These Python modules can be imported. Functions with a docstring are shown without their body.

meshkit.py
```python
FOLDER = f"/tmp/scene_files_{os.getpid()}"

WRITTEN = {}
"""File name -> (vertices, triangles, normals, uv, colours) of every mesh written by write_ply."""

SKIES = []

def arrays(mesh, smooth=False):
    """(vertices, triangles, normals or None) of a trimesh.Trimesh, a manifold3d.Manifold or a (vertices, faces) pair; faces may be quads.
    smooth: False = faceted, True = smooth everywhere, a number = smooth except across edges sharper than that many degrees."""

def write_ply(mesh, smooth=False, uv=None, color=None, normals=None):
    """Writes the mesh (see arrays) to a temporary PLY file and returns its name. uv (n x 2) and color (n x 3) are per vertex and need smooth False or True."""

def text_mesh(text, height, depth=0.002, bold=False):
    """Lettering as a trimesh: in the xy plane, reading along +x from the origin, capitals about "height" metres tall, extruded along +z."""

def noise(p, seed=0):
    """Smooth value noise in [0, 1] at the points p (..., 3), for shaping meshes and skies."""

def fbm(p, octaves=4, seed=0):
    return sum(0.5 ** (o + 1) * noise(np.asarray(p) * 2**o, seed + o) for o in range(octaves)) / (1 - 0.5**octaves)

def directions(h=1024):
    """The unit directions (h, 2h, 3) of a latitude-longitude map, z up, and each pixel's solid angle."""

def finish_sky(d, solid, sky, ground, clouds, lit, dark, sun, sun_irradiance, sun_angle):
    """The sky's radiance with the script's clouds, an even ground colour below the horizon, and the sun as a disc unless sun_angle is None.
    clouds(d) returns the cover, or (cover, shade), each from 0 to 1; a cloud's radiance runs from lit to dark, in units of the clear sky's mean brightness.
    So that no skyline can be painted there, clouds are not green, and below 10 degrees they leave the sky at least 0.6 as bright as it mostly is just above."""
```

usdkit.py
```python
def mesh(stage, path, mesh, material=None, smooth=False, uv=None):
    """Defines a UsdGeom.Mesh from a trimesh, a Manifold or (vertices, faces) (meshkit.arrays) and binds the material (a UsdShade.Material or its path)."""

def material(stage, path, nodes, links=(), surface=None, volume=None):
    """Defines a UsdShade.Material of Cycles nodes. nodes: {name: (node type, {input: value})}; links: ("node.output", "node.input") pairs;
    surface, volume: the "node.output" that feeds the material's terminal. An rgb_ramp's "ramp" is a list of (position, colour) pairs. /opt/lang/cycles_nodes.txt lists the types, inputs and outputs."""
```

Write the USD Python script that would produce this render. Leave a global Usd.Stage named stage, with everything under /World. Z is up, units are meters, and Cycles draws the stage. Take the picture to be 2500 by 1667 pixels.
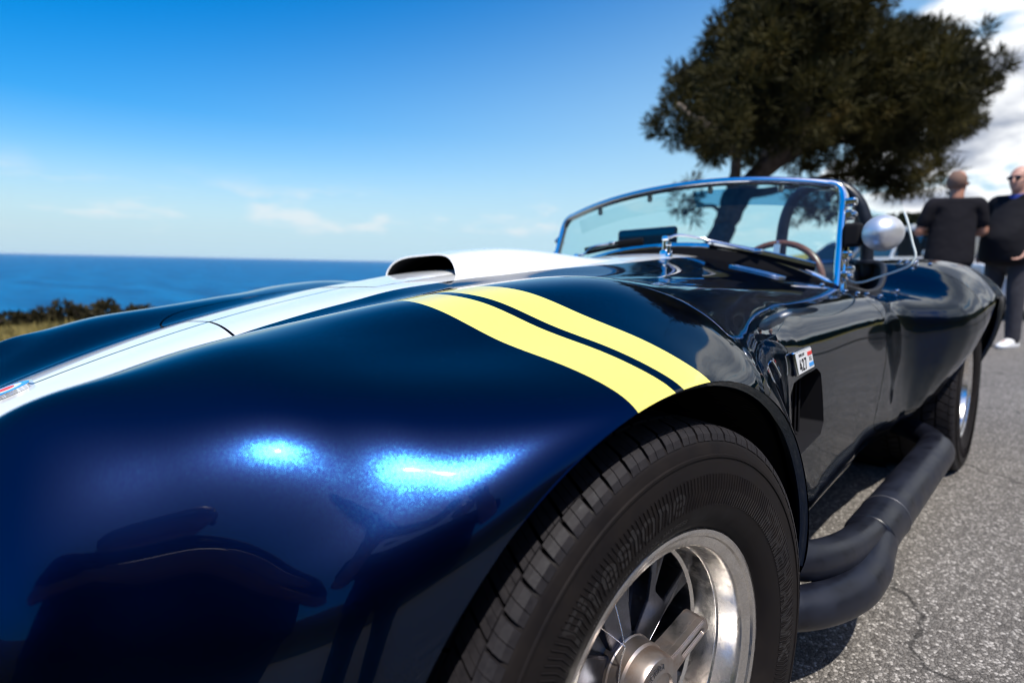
import math, random
import numpy as np, trimesh, manifold3d as m3, shapely
import shapely.geometry as sg
from pxr import Usd, UsdGeom, UsdLux, UsdShade, Gf, Sdf, Vt
import usdkit, meshkit

stage = Usd.Stage.CreateInMemory()
UsdGeom.SetStageUpAxis(stage, UsdGeom.Tokens.z)
UsdGeom.SetStageMetersPerUnit(stage, 1.0)
UsdGeom.Xform.Define(stage, '/World')
UsdGeom.Scope.Define(stage, '/World/Looks')
rng = np.random.default_rng(7)

# ------------------------------------------------ camera, sky, sun, exposure
# The car park slopes gently towards the sea. TILT turns the frame of the car and its pavement
# (x to the nose, y to the driver's side, z off the pavement) into the upright world.
_n = np.array([-0.02333496, 0.0523982, 0.9983536]); _v = np.cross(_n, [0, 0, 1.0])
_k = np.array([[0, -_v[2], _v[1]], [_v[2], 0, -_v[0]], [-_v[1], _v[0], 0]])
TILT = np.eye(3) + _k + _k @ _k / (1 + _n[2])
def W(p): return np.asarray(p, float) @ TILT.T

CAM, YAW, PITCH, ROLL, FOCAL = np.array([0.5573, 1.12, 0.8513]), -2.3326, -0.1193, -0.0321, 1336.67 / 2500 * 36
f_ = np.array([math.cos(YAW) * math.cos(PITCH), math.sin(YAW) * math.cos(PITCH), math.sin(PITCH)])
r_ = np.array([math.sin(YAW), -math.cos(YAW), 0.0]); u_ = np.cross(r_, f_)
r_, u_ = r_ * math.cos(ROLL) + u_ * math.sin(ROLL), u_ * math.cos(ROLL) - r_ * math.sin(ROLL)
cam = UsdGeom.Camera.Define(stage, '/World/camera')
cam.CreateHorizontalApertureAttr(36.0); cam.CreateVerticalApertureAttr(36.0 * 682 / 1024)
cam.CreateFocalLengthAttr(FOCAL)
cam.CreateClippingRangeAttr(Gf.Vec2f(0.02, 300000.0))
cam.CreateFStopAttr(3.0); cam.CreateFocusDistanceAttr(0.78)
cam.CreateExposureAttr(0.40)
_m = np.eye(4); _m[0, :3], _m[1, :3], _m[2, :3], _m[3, :3] = W(r_), W(u_), -W(f_), W(CAM)
cam.AddTransformOp().Set(Gf.Matrix4d(*_m.ravel().tolist()))

SUN_CAR = (math.cos(math.radians(63.2)) * math.cos(math.radians(56.9)), math.cos(math.radians(63.2)) * math.sin(math.radians(56.9)), math.sin(math.radians(63.2)))
SUN = W(SUN_CAR); SUN = SUN / np.linalg.norm(SUN)
SUN_EL, SUN_ROT = math.asin(SUN[2]), math.atan2(SUN[0], SUN[1])
sun = UsdLux.DistantLight.Define(stage, '/World/sun')
sun.CreateIntensityAttr(1.15); sun.CreateAngleAttr(0.53); sun.CreateColorAttr(Gf.Vec3f(1.0, 0.95, 0.87)); sun.CreateNormalizeAttr(True)
_z = SUN; _x = np.cross([0, 0, 1.0], _z); _x /= np.linalg.norm(_x); _y = np.cross(_z, _x)
_s = np.eye(4); _s[0, :3], _s[1, :3], _s[2, :3] = _x, _y, _z
sun.AddTransformOp().Set(Gf.Matrix4d(*_s.ravel().tolist()))

sky = UsdLux.DomeLight.Define(stage, '/World/sky')
sky_mat = usdkit.material(stage, '/World/Looks/sky_air', {
    'sky': ('sky_texture', {'sky_type': 'single_scattering', 'sun_disc': False, 'sun_elevation': SUN_EL, 'sun_rotation': SUN_ROT, 'altitude': 60.0, 'air_density': 1.0, 'aerosol_density': 0.9, 'ozone_density': 2.0}),
    'rich': ('hsv', {'hue': 0.503, 'saturation': 1.75, 'value': 0.95, 'fac': 1.0}),
    'tc': ('texture_coordinate', {}),
    'sep': ('separate_xyz', {}),
    # cumulus: a plane of clouds overhead seen in perspective, thick on the land side and absent over the sea
    'zoff': ('math', {'math_type': 'add', 'value2': 0.16}),
    'px': ('math', {'math_type': 'divide'}), 'py': ('math', {'math_type': 'divide'}),
    'plane': ('combine_xyz', {'z': 0.0}),
    'cn': ('noise_texture', {'scale': 1.55, 'detail': 9.0, 'roughness': 0.52, 'distortion': 0.25}),
    'side': ('vector_math', {'math_type': 'dot_product', 'vector2': (-0.82, 0.57, 0.0)}),
    'sidef': ('map_range', {'range_type': 'smoothstep', 'from_min': 0.42, 'from_max': 0.76, 'to_min': -0.40, 'to_max': 0.13, 'clamp': True}),
    'csum': ('math', {'math_type': 'add'}),
    'cover': ('map_range', {'range_type': 'smoothstep', 'from_min': 0.47, 'from_max': 0.55, 'to_min': 0.0, 'to_max': 1.0, 'clamp': True}),
    'thick': ('map_range', {'range_type': 'smoothstep', 'from_min': 0.54, 'from_max': 0.72, 'to_min': 0.0, 'to_max': 1.0, 'clamp': True}),
    'ccol': ('mix', {'color1': (5.6, 5.7, 5.8), 'color2': (2.1, 2.35, 2.9)}),
    # pale sea haze low in the sky, thicker towards the land
    'zs': ('math', {'math_type': 'multiply_add', 'value2': -0.26}), 'veil': ('map_range', {'range_type': 'smoothstep', 'from_min': -0.14, 'from_max': 0.47, 'to_min': 0.95, 'to_max': 0.0, 'clamp': True}), 'mv': ('mix', {'color2': (2.7, 3.9, 4.6)}),
    'vl': ('map_range', {'range_type': 'smoothstep', 'from_min': 0.0, 'from_max': 0.17, 'to_min': 0.85, 'to_max': 0.0, 'clamp': True}), 'mv2': ('mix', {'color2': (2.5, 3.4, 4.1)}),
    # small far clouds in a belt above the horizon
    'hmap': ('mapping', {'mapping_type': 'point', 'scale': (5.0, 5.0, 16.0)}),
    'hn': ('noise_texture', {'scale': 1.6, 'detail': 6.0, 'roughness': 0.55}),
    'hup': ('map_range', {'range_type': 'smoothstep', 'from_min': 0.025, 'from_max': 0.06, 'to_min': 0.0, 'to_max': 1.0, 'clamp': True}),
    'hdn': ('map_range', {'range_type': 'smoothstep', 'from_min': 0.07, 'from_max': 0.15, 'to_min': 1.0, 'to_max': 0.0, 'clamp': True}),
    'hcut': ('map_range', {'range_type': 'smoothstep', 'from_min': 0.50, 'from_max': 0.68, 'to_min': 0.0, 'to_max': 0.55, 'clamp': True}),
    'hm1': ('math', {'math_type': 'multiply'}), 'hm2': ('math', {'math_type': 'multiply'}),
    'm1': ('mix', {'color2': (4.6, 4.65, 4.7)}), 'm2': ('mix', {}),
    'bg': ('background_shader', {'strength': 0.15}),
}, [('sky.color', 'rich.color'), ('tc.generated', 'sep.vector'), ('sep.z', 'zoff.value1'), ('sep.x', 'px.value1'), ('zoff.value', 'px.value2'), ('sep.y', 'py.value1'), ('zoff.value', 'py.value2'),
    ('px.value', 'plane.x'), ('py.value', 'plane.y'), ('plane.vector', 'cn.vector'), ('tc.generated', 'side.vector1'), ('side.value', 'sidef.value'), ('cn.fac', 'csum.value1'), ('sidef.result', 'csum.value2'),
    ('csum.value', 'cover.value'), ('csum.value', 'thick.value'), ('thick.result', 'ccol.fac'),
    ('tc.generated', 'hmap.vector'), ('hmap.vector', 'hn.vector'), ('sep.z', 'hup.value'), ('sep.z', 'hdn.value'), ('hn.fac', 'hcut.value'), ('hup.result', 'hm1.value1'), ('hdn.result', 'hm1.value2'), ('hm1.value', 'hm2.value1'), ('hcut.result', 'hm2.value2'),
    ('side.value', 'zs.value1'), ('sep.z', 'zs.value3'), ('zs.value', 'veil.value'), ('veil.result', 'mv.fac'), ('sep.z', 'vl.value'), ('vl.result', 'mv2.fac'), ('rich.color', 'mv2.color1'), ('mv2.color', 'mv.color1'), ('mv.color', 'm1.color1'), ('hm2.value', 'm1.fac'), ('m1.color', 'm2.color1'), ('ccol.color', 'm2.color2'), ('cover.result', 'm2.fac'), ('m2.color', 'bg.color')], surface='bg.background')
UsdShade.MaterialBindingAPI.Apply(sky.GetPrim()).Bind(sky_mat)
sky.GetPrim().SetCustomDataByKey('kind', 'structure')

# ------------------------------------------------ helpers
_used = {}
def path_for(name, parent='/World'):
    key = f'{parent}/{name}'; k = _used.get(key, 0); _used[key] = k + 1
    return key if k == 0 else f'{key}_{k:03d}'
def tag(prim, label=None, cat=None, group=None, kind=None):
    prim = prim.GetPrim() if hasattr(prim, 'GetPrim') else prim
    for k, v in (('label', label), ('category', cat), ('group', group), ('kind', kind)):
        if v: prim.SetCustomDataByKey(k, v)
    return prim
def thing(name, label, cat, matrix=None, loc=None, rz=0.0, group=None, kind=None):
    x = UsdGeom.Xform.Define(stage, path_for(name))
    if matrix is not None:
        x.AddTransformOp().Set(Gf.Matrix4d(*np.asarray(matrix, float).ravel().tolist()))
    elif loc is not None:
        x.AddTranslateOp().Set(Gf.Vec3d(*map(float, loc)))
        if rz: x.AddRotateZOp().Set(float(math.degrees(rz)))
    tag(x, label, cat, group, kind)
    return str(x.GetPath())
def obj(name, mesh, mat, parent='/World', smooth=False, label=None, cat=None, group=None, kind=None, normals=None):
    p = path_for(name, parent)
    if normals is None:
        usdkit.mesh(stage, p, mesh, mat, smooth=smooth)
    else:
        v, f = mesh
        m = UsdGeom.Mesh.Define(stage, p)
        m.CreatePointsAttr(Vt.Vec3fArray.FromNumpy(np.asarray(v, np.float32)))
        m.CreateFaceVertexCountsAttr(Vt.IntArray.FromNumpy(np.full(len(f), 3, np.int32)))
        m.CreateFaceVertexIndicesAttr(Vt.IntArray.FromNumpy(np.asarray(f, np.int32).ravel()))
        m.CreateSubdivisionSchemeAttr('none')
        m.CreateNormalsAttr(Vt.Vec3fArray.FromNumpy(np.asarray(normals, np.float32))); m.SetNormalsInterpolation('vertex')
        UsdShade.MaterialBindingAPI.Apply(m.GetPrim()).Bind(mat)
    tag(stage.GetPrimAtPath(p), label, cat, group, kind)
    return p
def part_group(name, parent):
    x = UsdGeom.Xform.Define(stage, path_for(name, parent)); return str(x.GetPath())
def cat_(*ms): return trimesh.util.concatenate([to_tri(m) for m in ms])
def to_tri(m):
    if isinstance(m, trimesh.Trimesh): return m
    if hasattr(m, 'to_mesh'):
        q = m.to_mesh(); return trimesh.Trimesh(np.array(q.vert_properties[:, :3]), np.array(q.tri_verts), process=False)
    v, f = m; f = np.asarray(f)
    if f.shape[1] == 4: f = np.vstack([f[:, [0, 1, 2]], f[:, [0, 2, 3]]])
    return trimesh.Trimesh(np.asarray(v, float), f, process=False)
def moved(m, R=None, t=(0, 0, 0)):
    m = to_tri(m).copy(); v = np.array(m.vertices)
    if R is not None: v = v @ np.asarray(R).T
    m.vertices = v + np.asarray(t); return m
def rot(axis, a):
    return trimesh.transformations.rotation_matrix(a, axis)[:3, :3]
def frames(path, closed=False, up=(0, 0, 1)):
    P = np.asarray(path, float); n = len(P)
    T = (np.roll(P, -1, 0) - np.roll(P, 1, 0)) if closed else np.gradient(P, axis=0)
    T /= np.linalg.norm(T, axis=1, keepdims=True)
    N = np.zeros_like(P); u = np.asarray(up, float)
    u = u - (u @ T[0]) * T[0]; u /= np.linalg.norm(u)
    for i in range(n):
        u = u - (u @ T[i]) * T[i]; u /= np.linalg.norm(u); N[i] = u
    return P, T, N, np.cross(T, N)
def sweep(path, section, closed=False, up=(0, 0, 1), scale=None, fixed_up=False):
    """section: (k,2) closed outline in (normal, binormal)."""
    P, T, N, B = frames(path, closed, up)
    if fixed_up:
        U = np.asarray(up, float); N = U - (T @ U)[:, None] * T; N /= np.linalg.norm(N, axis=1, keepdims=True); B = np.cross(T, N)
    S = np.asarray(section, float); n, k = len(P), len(S)
    sc = np.ones(n) if scale is None else np.asarray(scale, float)
    V = (P[:, None] + N[:, None] * (S[None, :, 0:1] * sc[:, None, None]) + B[:, None] * (S[None, :, 1:2] * sc[:, None, None])).reshape(-1, 3)
    F = []
    for i in range(n if closed else n - 1):
        a, b = i * k, ((i + 1) % n) * k
        for j in range(k):
            j2 = (j + 1) % k; F += [(a + j, a + j2, b + j2), (a + j, b + j2, b + j)]
    if not closed:
        V = np.vstack([V, P[0], P[-1]]); c0, c1 = len(V) - 2, len(V) - 1
        for j in range(k):
            j2 = (j + 1) % k; F += [(c0, j2, j), (c1, (n - 1) * k + j, (n - 1) * k + j2)]
    m = trimesh.Trimesh(V, np.array(F), process=False)
    if m.volume < 0: m.invert()
    return m
def circle(r, k=14, r2=None): a = np.linspace(0, 2 * np.pi, k, endpoint=False); return np.c_[np.cos(a) * r, np.sin(a) * (r2 or r)]
def tube(path, r, k=12, **kw):
    if np.ndim(r): return sweep(path, circle(1.0, k), scale=r, **kw)
    return sweep(path, circle(r, k), **kw)
def bez(pts, n=24):
    """Catmull-Rom through points."""
    P = np.asarray(pts, float); Q = np.vstack([2 * P[0] - P[1], P, 2 * P[-1] - P[-2]]); out = []
    m = len(P) - 1
    for t in np.linspace(0, m - 1e-9, n):
        i = int(t); f = t - i; a, b, c, d = Q[i:i + 4]
        out.append(.5 * ((2 * b) + (-a + c) * f + (2 * a - 5 * b + 4 * c - d) * f * f + (-a + 3 * b - 3 * c + d) * f ** 3))
    return np.array(out)
def lathe(profile, k=64, axis='y'):
    """profile: (n,2) of (radius, along axis); open surface or closed outline."""
    pr = np.asarray(profile, float); a = np.linspace(0, 2 * np.pi, k, endpoint=False)
    V = np.stack([np.cos(a)[:, None] * pr[:, 0], np.broadcast_to(pr[:, 1], (k, len(pr))), np.sin(a)[:, None] * pr[:, 0]], -1).reshape(-1, 3)
    n = len(pr); F = []
    for i in range(k):
        i2 = (i + 1) % k
        for j in range(n - 1):
            F += [(i * n + j, i * n + j + 1, i2 * n + j + 1), (i * n + j, i2 * n + j + 1, i2 * n + j)]
    m = trimesh.Trimesh(V, np.array(F), process=False)
    if axis == 'z': m.vertices = np.array(m.vertices)[:, [0, 2, 1]] * [1, 1, 1]; m.invert()
    return m
def box(sx, sy, sz, c=(0, 0, 0), bev=0.0):
    if bev <= 0:
        b = trimesh.creation.box((sx, sy, sz)); b.apply_translation(c); return b
    pts = []
    for a in (-1, 1):
        for b in (-1, 1):
            for d in (-1, 1):
                x, y, z = a * sx / 2, b * sy / 2, d * sz / 2
                pts += [(x - a * bev, y, z), (x, y - b * bev, z), (x, y, z - d * bev), (x - a * bev * .3, y - b * bev * .3, z - d * bev * .3)]
    h = trimesh.convex.convex_hull(np.array(pts)); h.apply_translation(c); return h
def rbox(sx, sy, sz, r, c=(0, 0, 0), seg=10):
    s = m3.Manifold.sphere(r, seg)
    ms = [s.translate((a * (sx / 2 - r), b * (sy / 2 - r), d * (sz / 2 - r))) for a in (-1, 1) for b in (-1, 1) for d in (-1, 1)]
    return moved(m3.Manifold.batch_hull(ms), None, c)
def ball(r, c=(0, 0, 0), sub=2, s=(1, 1, 1)):
    b = trimesh.creation.icosphere(subdivisions=sub, radius=r); b.apply_scale(s); b.apply_translation(c); return b

# ------------------------------------------------ materials
def mat(name, nodes, links, surface='p.BSDF', volume=None): return usdkit.material(stage, '/World/Looks/' + name, nodes, links, surface=surface, volume=volume)
def pbr(name, color, rough=0.5, metal=0.0, coat=0.0, spec=0.5, noise=None, bump=None, **kw):
    """noise: (scale, second colour) ; bump: (scale, strength, distance)"""
    n = {'p': ('principled_bsdf', {'base_color': color, 'roughness': rough, 'metallic': metal, 'coat_weight': coat, 'coat_roughness': 0.02, 'specular_ior_level': spec, **kw}), 'tc': ('texture_coordinate', {})}
    l = []
    if noise:
        n['n'] = ('noise_texture', {'scale': noise[0], 'detail': 5.0, 'roughness': 0.6}); n['r'] = ('rgb_ramp', {'ramp': [(0.35, color), (0.68, noise[1])]})
        l += [('tc.object', 'n.vector'), ('n.fac', 'r.fac'), ('r.color', 'p.base_color')]
        if len(noise) > 2:
            n['rr'] = ('map_range', {'from_min': 0.3, 'from_max': 0.7, 'to_min': noise[2], 'to_max': noise[3], 'clamp': True}); l += [('n.fac', 'rr.value'), ('rr.result', 'p.roughness')]
    if bump:
        n['bn'] = ('noise_texture', {'scale': bump[0], 'detail': 4.0}); n['b'] = ('bump', {'strength': bump[1], 'distance': bump[2]})
        l += [('tc.object', 'bn.vector'), ('bn.fac', 'b.height'), ('b.normal', 'p.normal')]
    return mat(name, n, l)

PAINT = mat('blue_metallic_paint', {
    'tc': ('texture_coordinate', {}), 'g': ('geometry', {}),
    'v': ('voronoi_texture', {'scale': 2250.0}), 'c': ('vector_math', {'math_type': 'subtract', 'vector2': (0.5, 0.5, 0.5)}),
    's': ('vector_math', {'math_type': 'scale', 'scale': 0.078}), 'a': ('vector_math', {'math_type': 'add'}), 'nn': ('vector_math', {'math_type': 'normalize'}),
    'p': ('principled_bsdf', {'base_color': (0.0011, 0.0012, 0.025), 'metallic': 1.0, 'roughness': 0.25, 'coat_weight': 1.0, 'coat_roughness': 0.015, 'coat_ior': 1.33, 'specular_tint': (0.004, 0.006, 0.1)}),
    'fl': ('glossy_bsdf', {'color': (0.0018, 0.0138, 0.0250), 'roughness': 0.176}), 'ad': ('add_closure', {}),
}, [('tc.object', 'v.vector'), ('v.color', 'c.vector1'), ('c.vector', 's.vector1'), ('s.vector', 'a.vector1'), ('g.normal', 'a.vector2'), ('a.vector', 'nn.vector1'), ('nn.vector', 'fl.normal'), ('p.BSDF', 'ad.closure1'), ('fl.BSDF', 'ad.closure2')], surface='ad.closure')
WHITE = pbr('white_stripe_paint', (0.80, 0.80, 0.77), 0.35, coat=1.0)
YELLOW = pbr('yellow_stripe_paint', (0.86, 0.73, 0.125), 0.35, coat=1.0)
BLACK = pbr('matt_black', (0.006, 0.006, 0.008), 0.7, spec=0.2)
WELL = pbr('wheel_well_coating', (0.008, 0.008, 0.009), 0.9, spec=0.1, bump=(120, 0.5, 0.004))
GAP = pbr('panel_gap', (0.01, 0.01, 0.012), 0.8, spec=0.1)
CHROME = pbr('chrome', (0.85, 0.86, 0.88), 0.06, metal=1.0)
ALLOY = pbr('polished_alloy', (0.82, 0.80, 0.77), 0.20, metal=1.0, noise=(40, (0.66, 0.63, 0.60), 0.13, 0.30))
CAST = pbr('cast_spoke_alloy', (0.17, 0.18, 0.21), 0.30, metal=1.0, noise=(30, (0.12, 0.125, 0.15), 0.22, 0.40))
SPIN = pbr('worn_spinner_metal', (0.56, 0.54, 0.53), 0.32, metal=1.0, noise=(24, (0.36, 0.27, 0.22), 0.25, 0.5))
RUBBER = pbr('tyre_rubber', (0.0075, 0.0065, 0.0075), 0.6, spec=0.12, noise=(22, (0.013, 0.0105, 0.010), 0.45, 0.7), bump=(500, 0.15, 0.001))
TREAD = pbr('tread_rubber', (0.011, 0.010, 0.012), 0.6, spec=0.25, noise=(90, (0.018, 0.016, 0.018), 0.5, 0.75), bump=(300, 0.25, 0.001))
LETTER = pbr('sidewall_lettering', (0.010, 0.009, 0.010), 0.42, spec=0.45)
PIPE = pbr('black_ceramic_pipe', (0.004, 0.0045, 0.008), 0.40, spec=0.38, noise=(14, (0.009, 0.011, 0.020), 0.28, 0.50))
SEAM = pbr('pipe_weld', (0.09, 0.09, 0.10), 0.4, metal=0.6)
LEATHER = pbr('black_leather', (0.012, 0.012, 0.014), 0.45, bump=(160, 0.3, 0.003))
CARPET = pbr('cockpit_carpet', (0.010, 0.010, 0.012), 0.95, spec=0.1)
WOOD = pbr('wood_wheel_rim', (0.22, 0.075, 0.022), 0.25, coat=0.8, noise=(35, (0.11, 0.033, 0.012)))
SATIN = pbr('satin_silver', (0.82, 0.82, 0.82), 0.38, metal=0.8)
GLOSSBLACK = pbr('gloss_black', (0.006, 0.006, 0.008), 0.08, coat=1.0)
BADGE_W = pbr('badge_white', (0.75, 0.76, 0.76), 0.25, coat=0.6); BADGE_R = pbr('badge_red', (0.62, 0.035, 0.03), 0.35); BADGE_B = pbr('badge_blue', (0.03, 0.28, 0.70), 0.35)
def glassy(name, tint, ior=1.45):
    return mat(name, {'f': ('fresnel', {'IOR': ior}), 't': ('transparent_bsdf', {'color': tint}), 'g': ('glossy_bsdf', {'color': (1, 1, 1), 'roughness': 0.0}), 'm': ('mix_closure', {})},
               [('f.fac', 'm.fac'), ('t.BSDF', 'm.closure1'), ('g.BSDF', 'm.closure2')], surface='m.closure')
GLASS = glassy('windscreen_glass', (0.72, 0.90, 0.88))
CLEAR = glassy('clear_acrylic', (0.95, 0.975, 0.98), 1.2)
VISOR = glassy('tinted_visor', (0.50, 0.70, 0.82))
EDGE = pbr('acrylic_edge', (0.75, 0.82, 0.80), 0.2)

# ------------------------------------------------ ground, sea, hills
def smooth01(t): t = np.clip(t, 0, 1); return t * t * (3 - 2 * t)
def terrain(x, y):
    """Height over the plane of the car park, in the car's frame."""
    h = 0.055 * np.clip(-19 - x, 0, 75) + 0.0
    h = h + 5.0 * smooth01((-96 - x) / 60)
    d = np.clip(-11.5 - y, 0, None)
    h = h - 0.035 * d - 0.55 * np.clip(d - 8.5, 0, 200)
    h = h + 0.16 * np.clip(y - 17, 0, 60)
    v = np.stack([np.asarray(x, float) * .35, np.asarray(y, float) * .35, 0 * np.asarray(x, float)], -1)
    out = ((x < -17.7) & (y < 2)) | (x > 29.5) | (y < -6.2) | (y > 23)
    return h + np.where(out, 0.10 * meshkit.noise(v.reshape(-1, 3)).reshape(np.shape(x)), 0)
def sheet(xs, ys, dz=0.0, hfun=terrain):
    X, Y = np.meshgrid(xs, ys, indexing='ij'); Z = hfun(X, Y) + dz
    V = W(np.stack([X, Y, Z], -1).reshape(-1, 3)); n = len(ys); F = []
    i, j = np.meshgrid(np.arange(len(xs) - 1), np.arange(n - 1), indexing='ij'); a = (i * n + j).ravel()
    F = np.vstack([np.c_[a, a + n, a + n + 1], np.c_[a, a + n + 1, a + 1]])
    return trimesh.Trimesh(V, F, process=False)
GRASSM = mat('dry_grass_ground', {
    'g': ('geometry', {}), 'n': ('noise_texture', {'scale': 0.35, 'detail': 6.0}), 'n2': ('noise_texture', {'scale': 9.0, 'detail': 5.0}),
    'r': ('rgb_ramp', {'ramp': [(0.30, (0.30, 0.235, 0.075)), (0.52, (0.225, 0.205, 0.06)), (0.7, (0.13, 0.15, 0.04))]}),
    'm': ('mix', {'mix_type': 'multiply', 'fac': 0.7}), 'r2': ('rgb_ramp', {'ramp': [(0.3, (0.55, 0.5, 0.45)), (0.7, (1.15, 1.12, 1.0))]}),
    'b': ('bump', {'strength': 0.8, 'distance': 0.08}), 'p': ('principled_bsdf', {'roughness': 0.95, 'specular_ior_level': 0.1})},
    [('g.position', 'n.vector'), ('g.position', 'n2.vector'), ('n.fac', 'r.fac'), ('n2.fac', 'r2.fac'), ('r.color', 'm.color1'), ('r2.color', 'm.color2'), ('m.color', 'p.base_color'), ('n2.fac', 'b.height'), ('b.normal', 'p.normal')])
gx = np.unique(np.concatenate([np.linspace(-170, -40, 40), np.linspace(-40, 25, 90), np.linspace(25, 70, 24)]))
gy = np.unique(np.concatenate([np.linspace(-70, -25, 16), np.linspace(-25, 17, 80), np.linspace(17, 45, 12)]))
obj('ground', sheet(gx, gy), GRASSM, smooth=True, kind='structure')
SCRUB = pbr('scrub_hillside', (0.035, 0.040, 0.018), 0.95, spec=0.1, noise=(0.5, (0.075, 0.07, 0.032)), bump=(1.5, 1.0, 0.6))
def hill_h(x, y):
    v = np.stack([x * .09, y * .09, 0 * x], -1).reshape(-1, 3); d = np.maximum(y - 23, x - 30)
    return np.where(d > 0, smooth01(d / 22) * (np.where(x - 30 > y - 23, 13.0, 8.0) + 4.0 * meshkit.noise(v).reshape(np.shape(x))) + .12 * d, -2.5) + .16 * np.clip(y - 17, 0, 60) + .25
obj('hill', sheet(np.linspace(-120, 100, 111), np.linspace(-80, 90, 86), 0, hill_h), SCRUB, smooth=True, kind='structure')

ASPH = mat('worn_asphalt', {
    'tc': ('texture_coordinate', {}),
    'v': ('voronoi_texture', {'scale': 150.0}), 'vr': ('rgb_ramp', {'ramp': [(0.0, (0.10, 0.092, 0.085)), (0.45, (0.165, 0.155, 0.145)), (0.78, (0.23, 0.215, 0.20)), (0.93, (0.42, 0.40, 0.38))]}),
    'vs': ('separate_color', {}),
    'n': ('noise_texture', {'scale': 0.9, 'detail': 6.0, 'roughness': 0.6}), 'nr': ('rgb_ramp', {'ramp': [(0.3, (0.78, 0.76, 0.74)), (0.7, (1.12, 1.10, 1.06))]}),
    'm': ('mix', {'mix_type': 'multiply', 'fac': 1.0}),
    've': ('voronoi_texture', {'scale': 150.0, 'feature': 'distance_to_edge'}), 'ed': ('map_range', {'from_min': 0.0, 'from_max': 0.16, 'to_min': 0.25, 'to_max': 1.0, 'clamp': True}), 'edc': ('combine_color', {}), 'm2': ('mix', {'mix_type': 'multiply', 'fac': 1.0}),
    'wn': ('noise_texture', {'scale': 2.2, 'detail': 5.0}), 'ws': ('vector_math', {'math_type': 'scale', 'scale': 0.7}), 'wa': ('vector_math', {'math_type': 'add'}),
    'ck': ('voronoi_texture', {'scale': 0.62, 'feature': 'distance_to_edge'}), 'ckr': ('map_range', {'from_min': 0.0015, 'from_max': 0.007, 'to_min': 0.22, 'to_max': 1.0, 'clamp': True}), 'ckc': ('combine_color', {}), 'm3': ('mix', {'mix_type': 'multiply', 'fac': 0.85}),
    'b': ('bump', {'strength': 0.9, 'distance': 0.004}),
    'p': ('principled_bsdf', {'roughness': 0.72, 'specular_ior_level': 0.35})},
    [('tc.object', 'v.vector'), ('v.color', 'vs.color'), ('vs.r', 'vr.fac'), ('tc.object', 'n.vector'), ('n.fac', 'nr.fac'), ('vr.color', 'm.color1'), ('nr.color', 'm.color2'),
     ('tc.object', 've.vector'), ('ve.distance', 'ed.value'), ('ed.result', 'edc.r'), ('ed.result', 'edc.g'), ('ed.result', 'edc.b'), ('m.color', 'm2.color1'), ('edc.color', 'm2.color2'),
     ('tc.object', 'wn.vector'), ('wn.color', 'ws.vector1'), ('ws.vector', 'wa.vector1'), ('tc.object', 'wa.vector2'), ('wa.vector', 'ck.vector'), ('ck.distance', 'ckr.value'), ('ckr.result', 'ckc.r'), ('ckr.result', 'ckc.g'), ('ckr.result', 'ckc.b'),
     ('m2.color', 'm3.color1'), ('ckc.color', 'm3.color2'), ('m3.color', 'p.base_color'), ('ve.distance', 'b.height'), ('b.normal', 'p.normal')])
obj('car_park_asphalt', sheet(np.linspace(-17.5, 29, 48), np.linspace(-6.0, 22.5, 40), 0.004, lambda x, y: 0.16 * np.clip(y - 17, 0, 60) + .004), ASPH, kind='structure')
obj('overflow_car_park', sheet(np.linspace(-60, -17.5, 60), np.linspace(2.5, 26, 40), 0.03, lambda x, y: .055 * np.clip(-19 - x, 0, 75) + .16 * np.clip(y - 17, 0, 60) + .09), ASPH, kind='structure')
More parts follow.
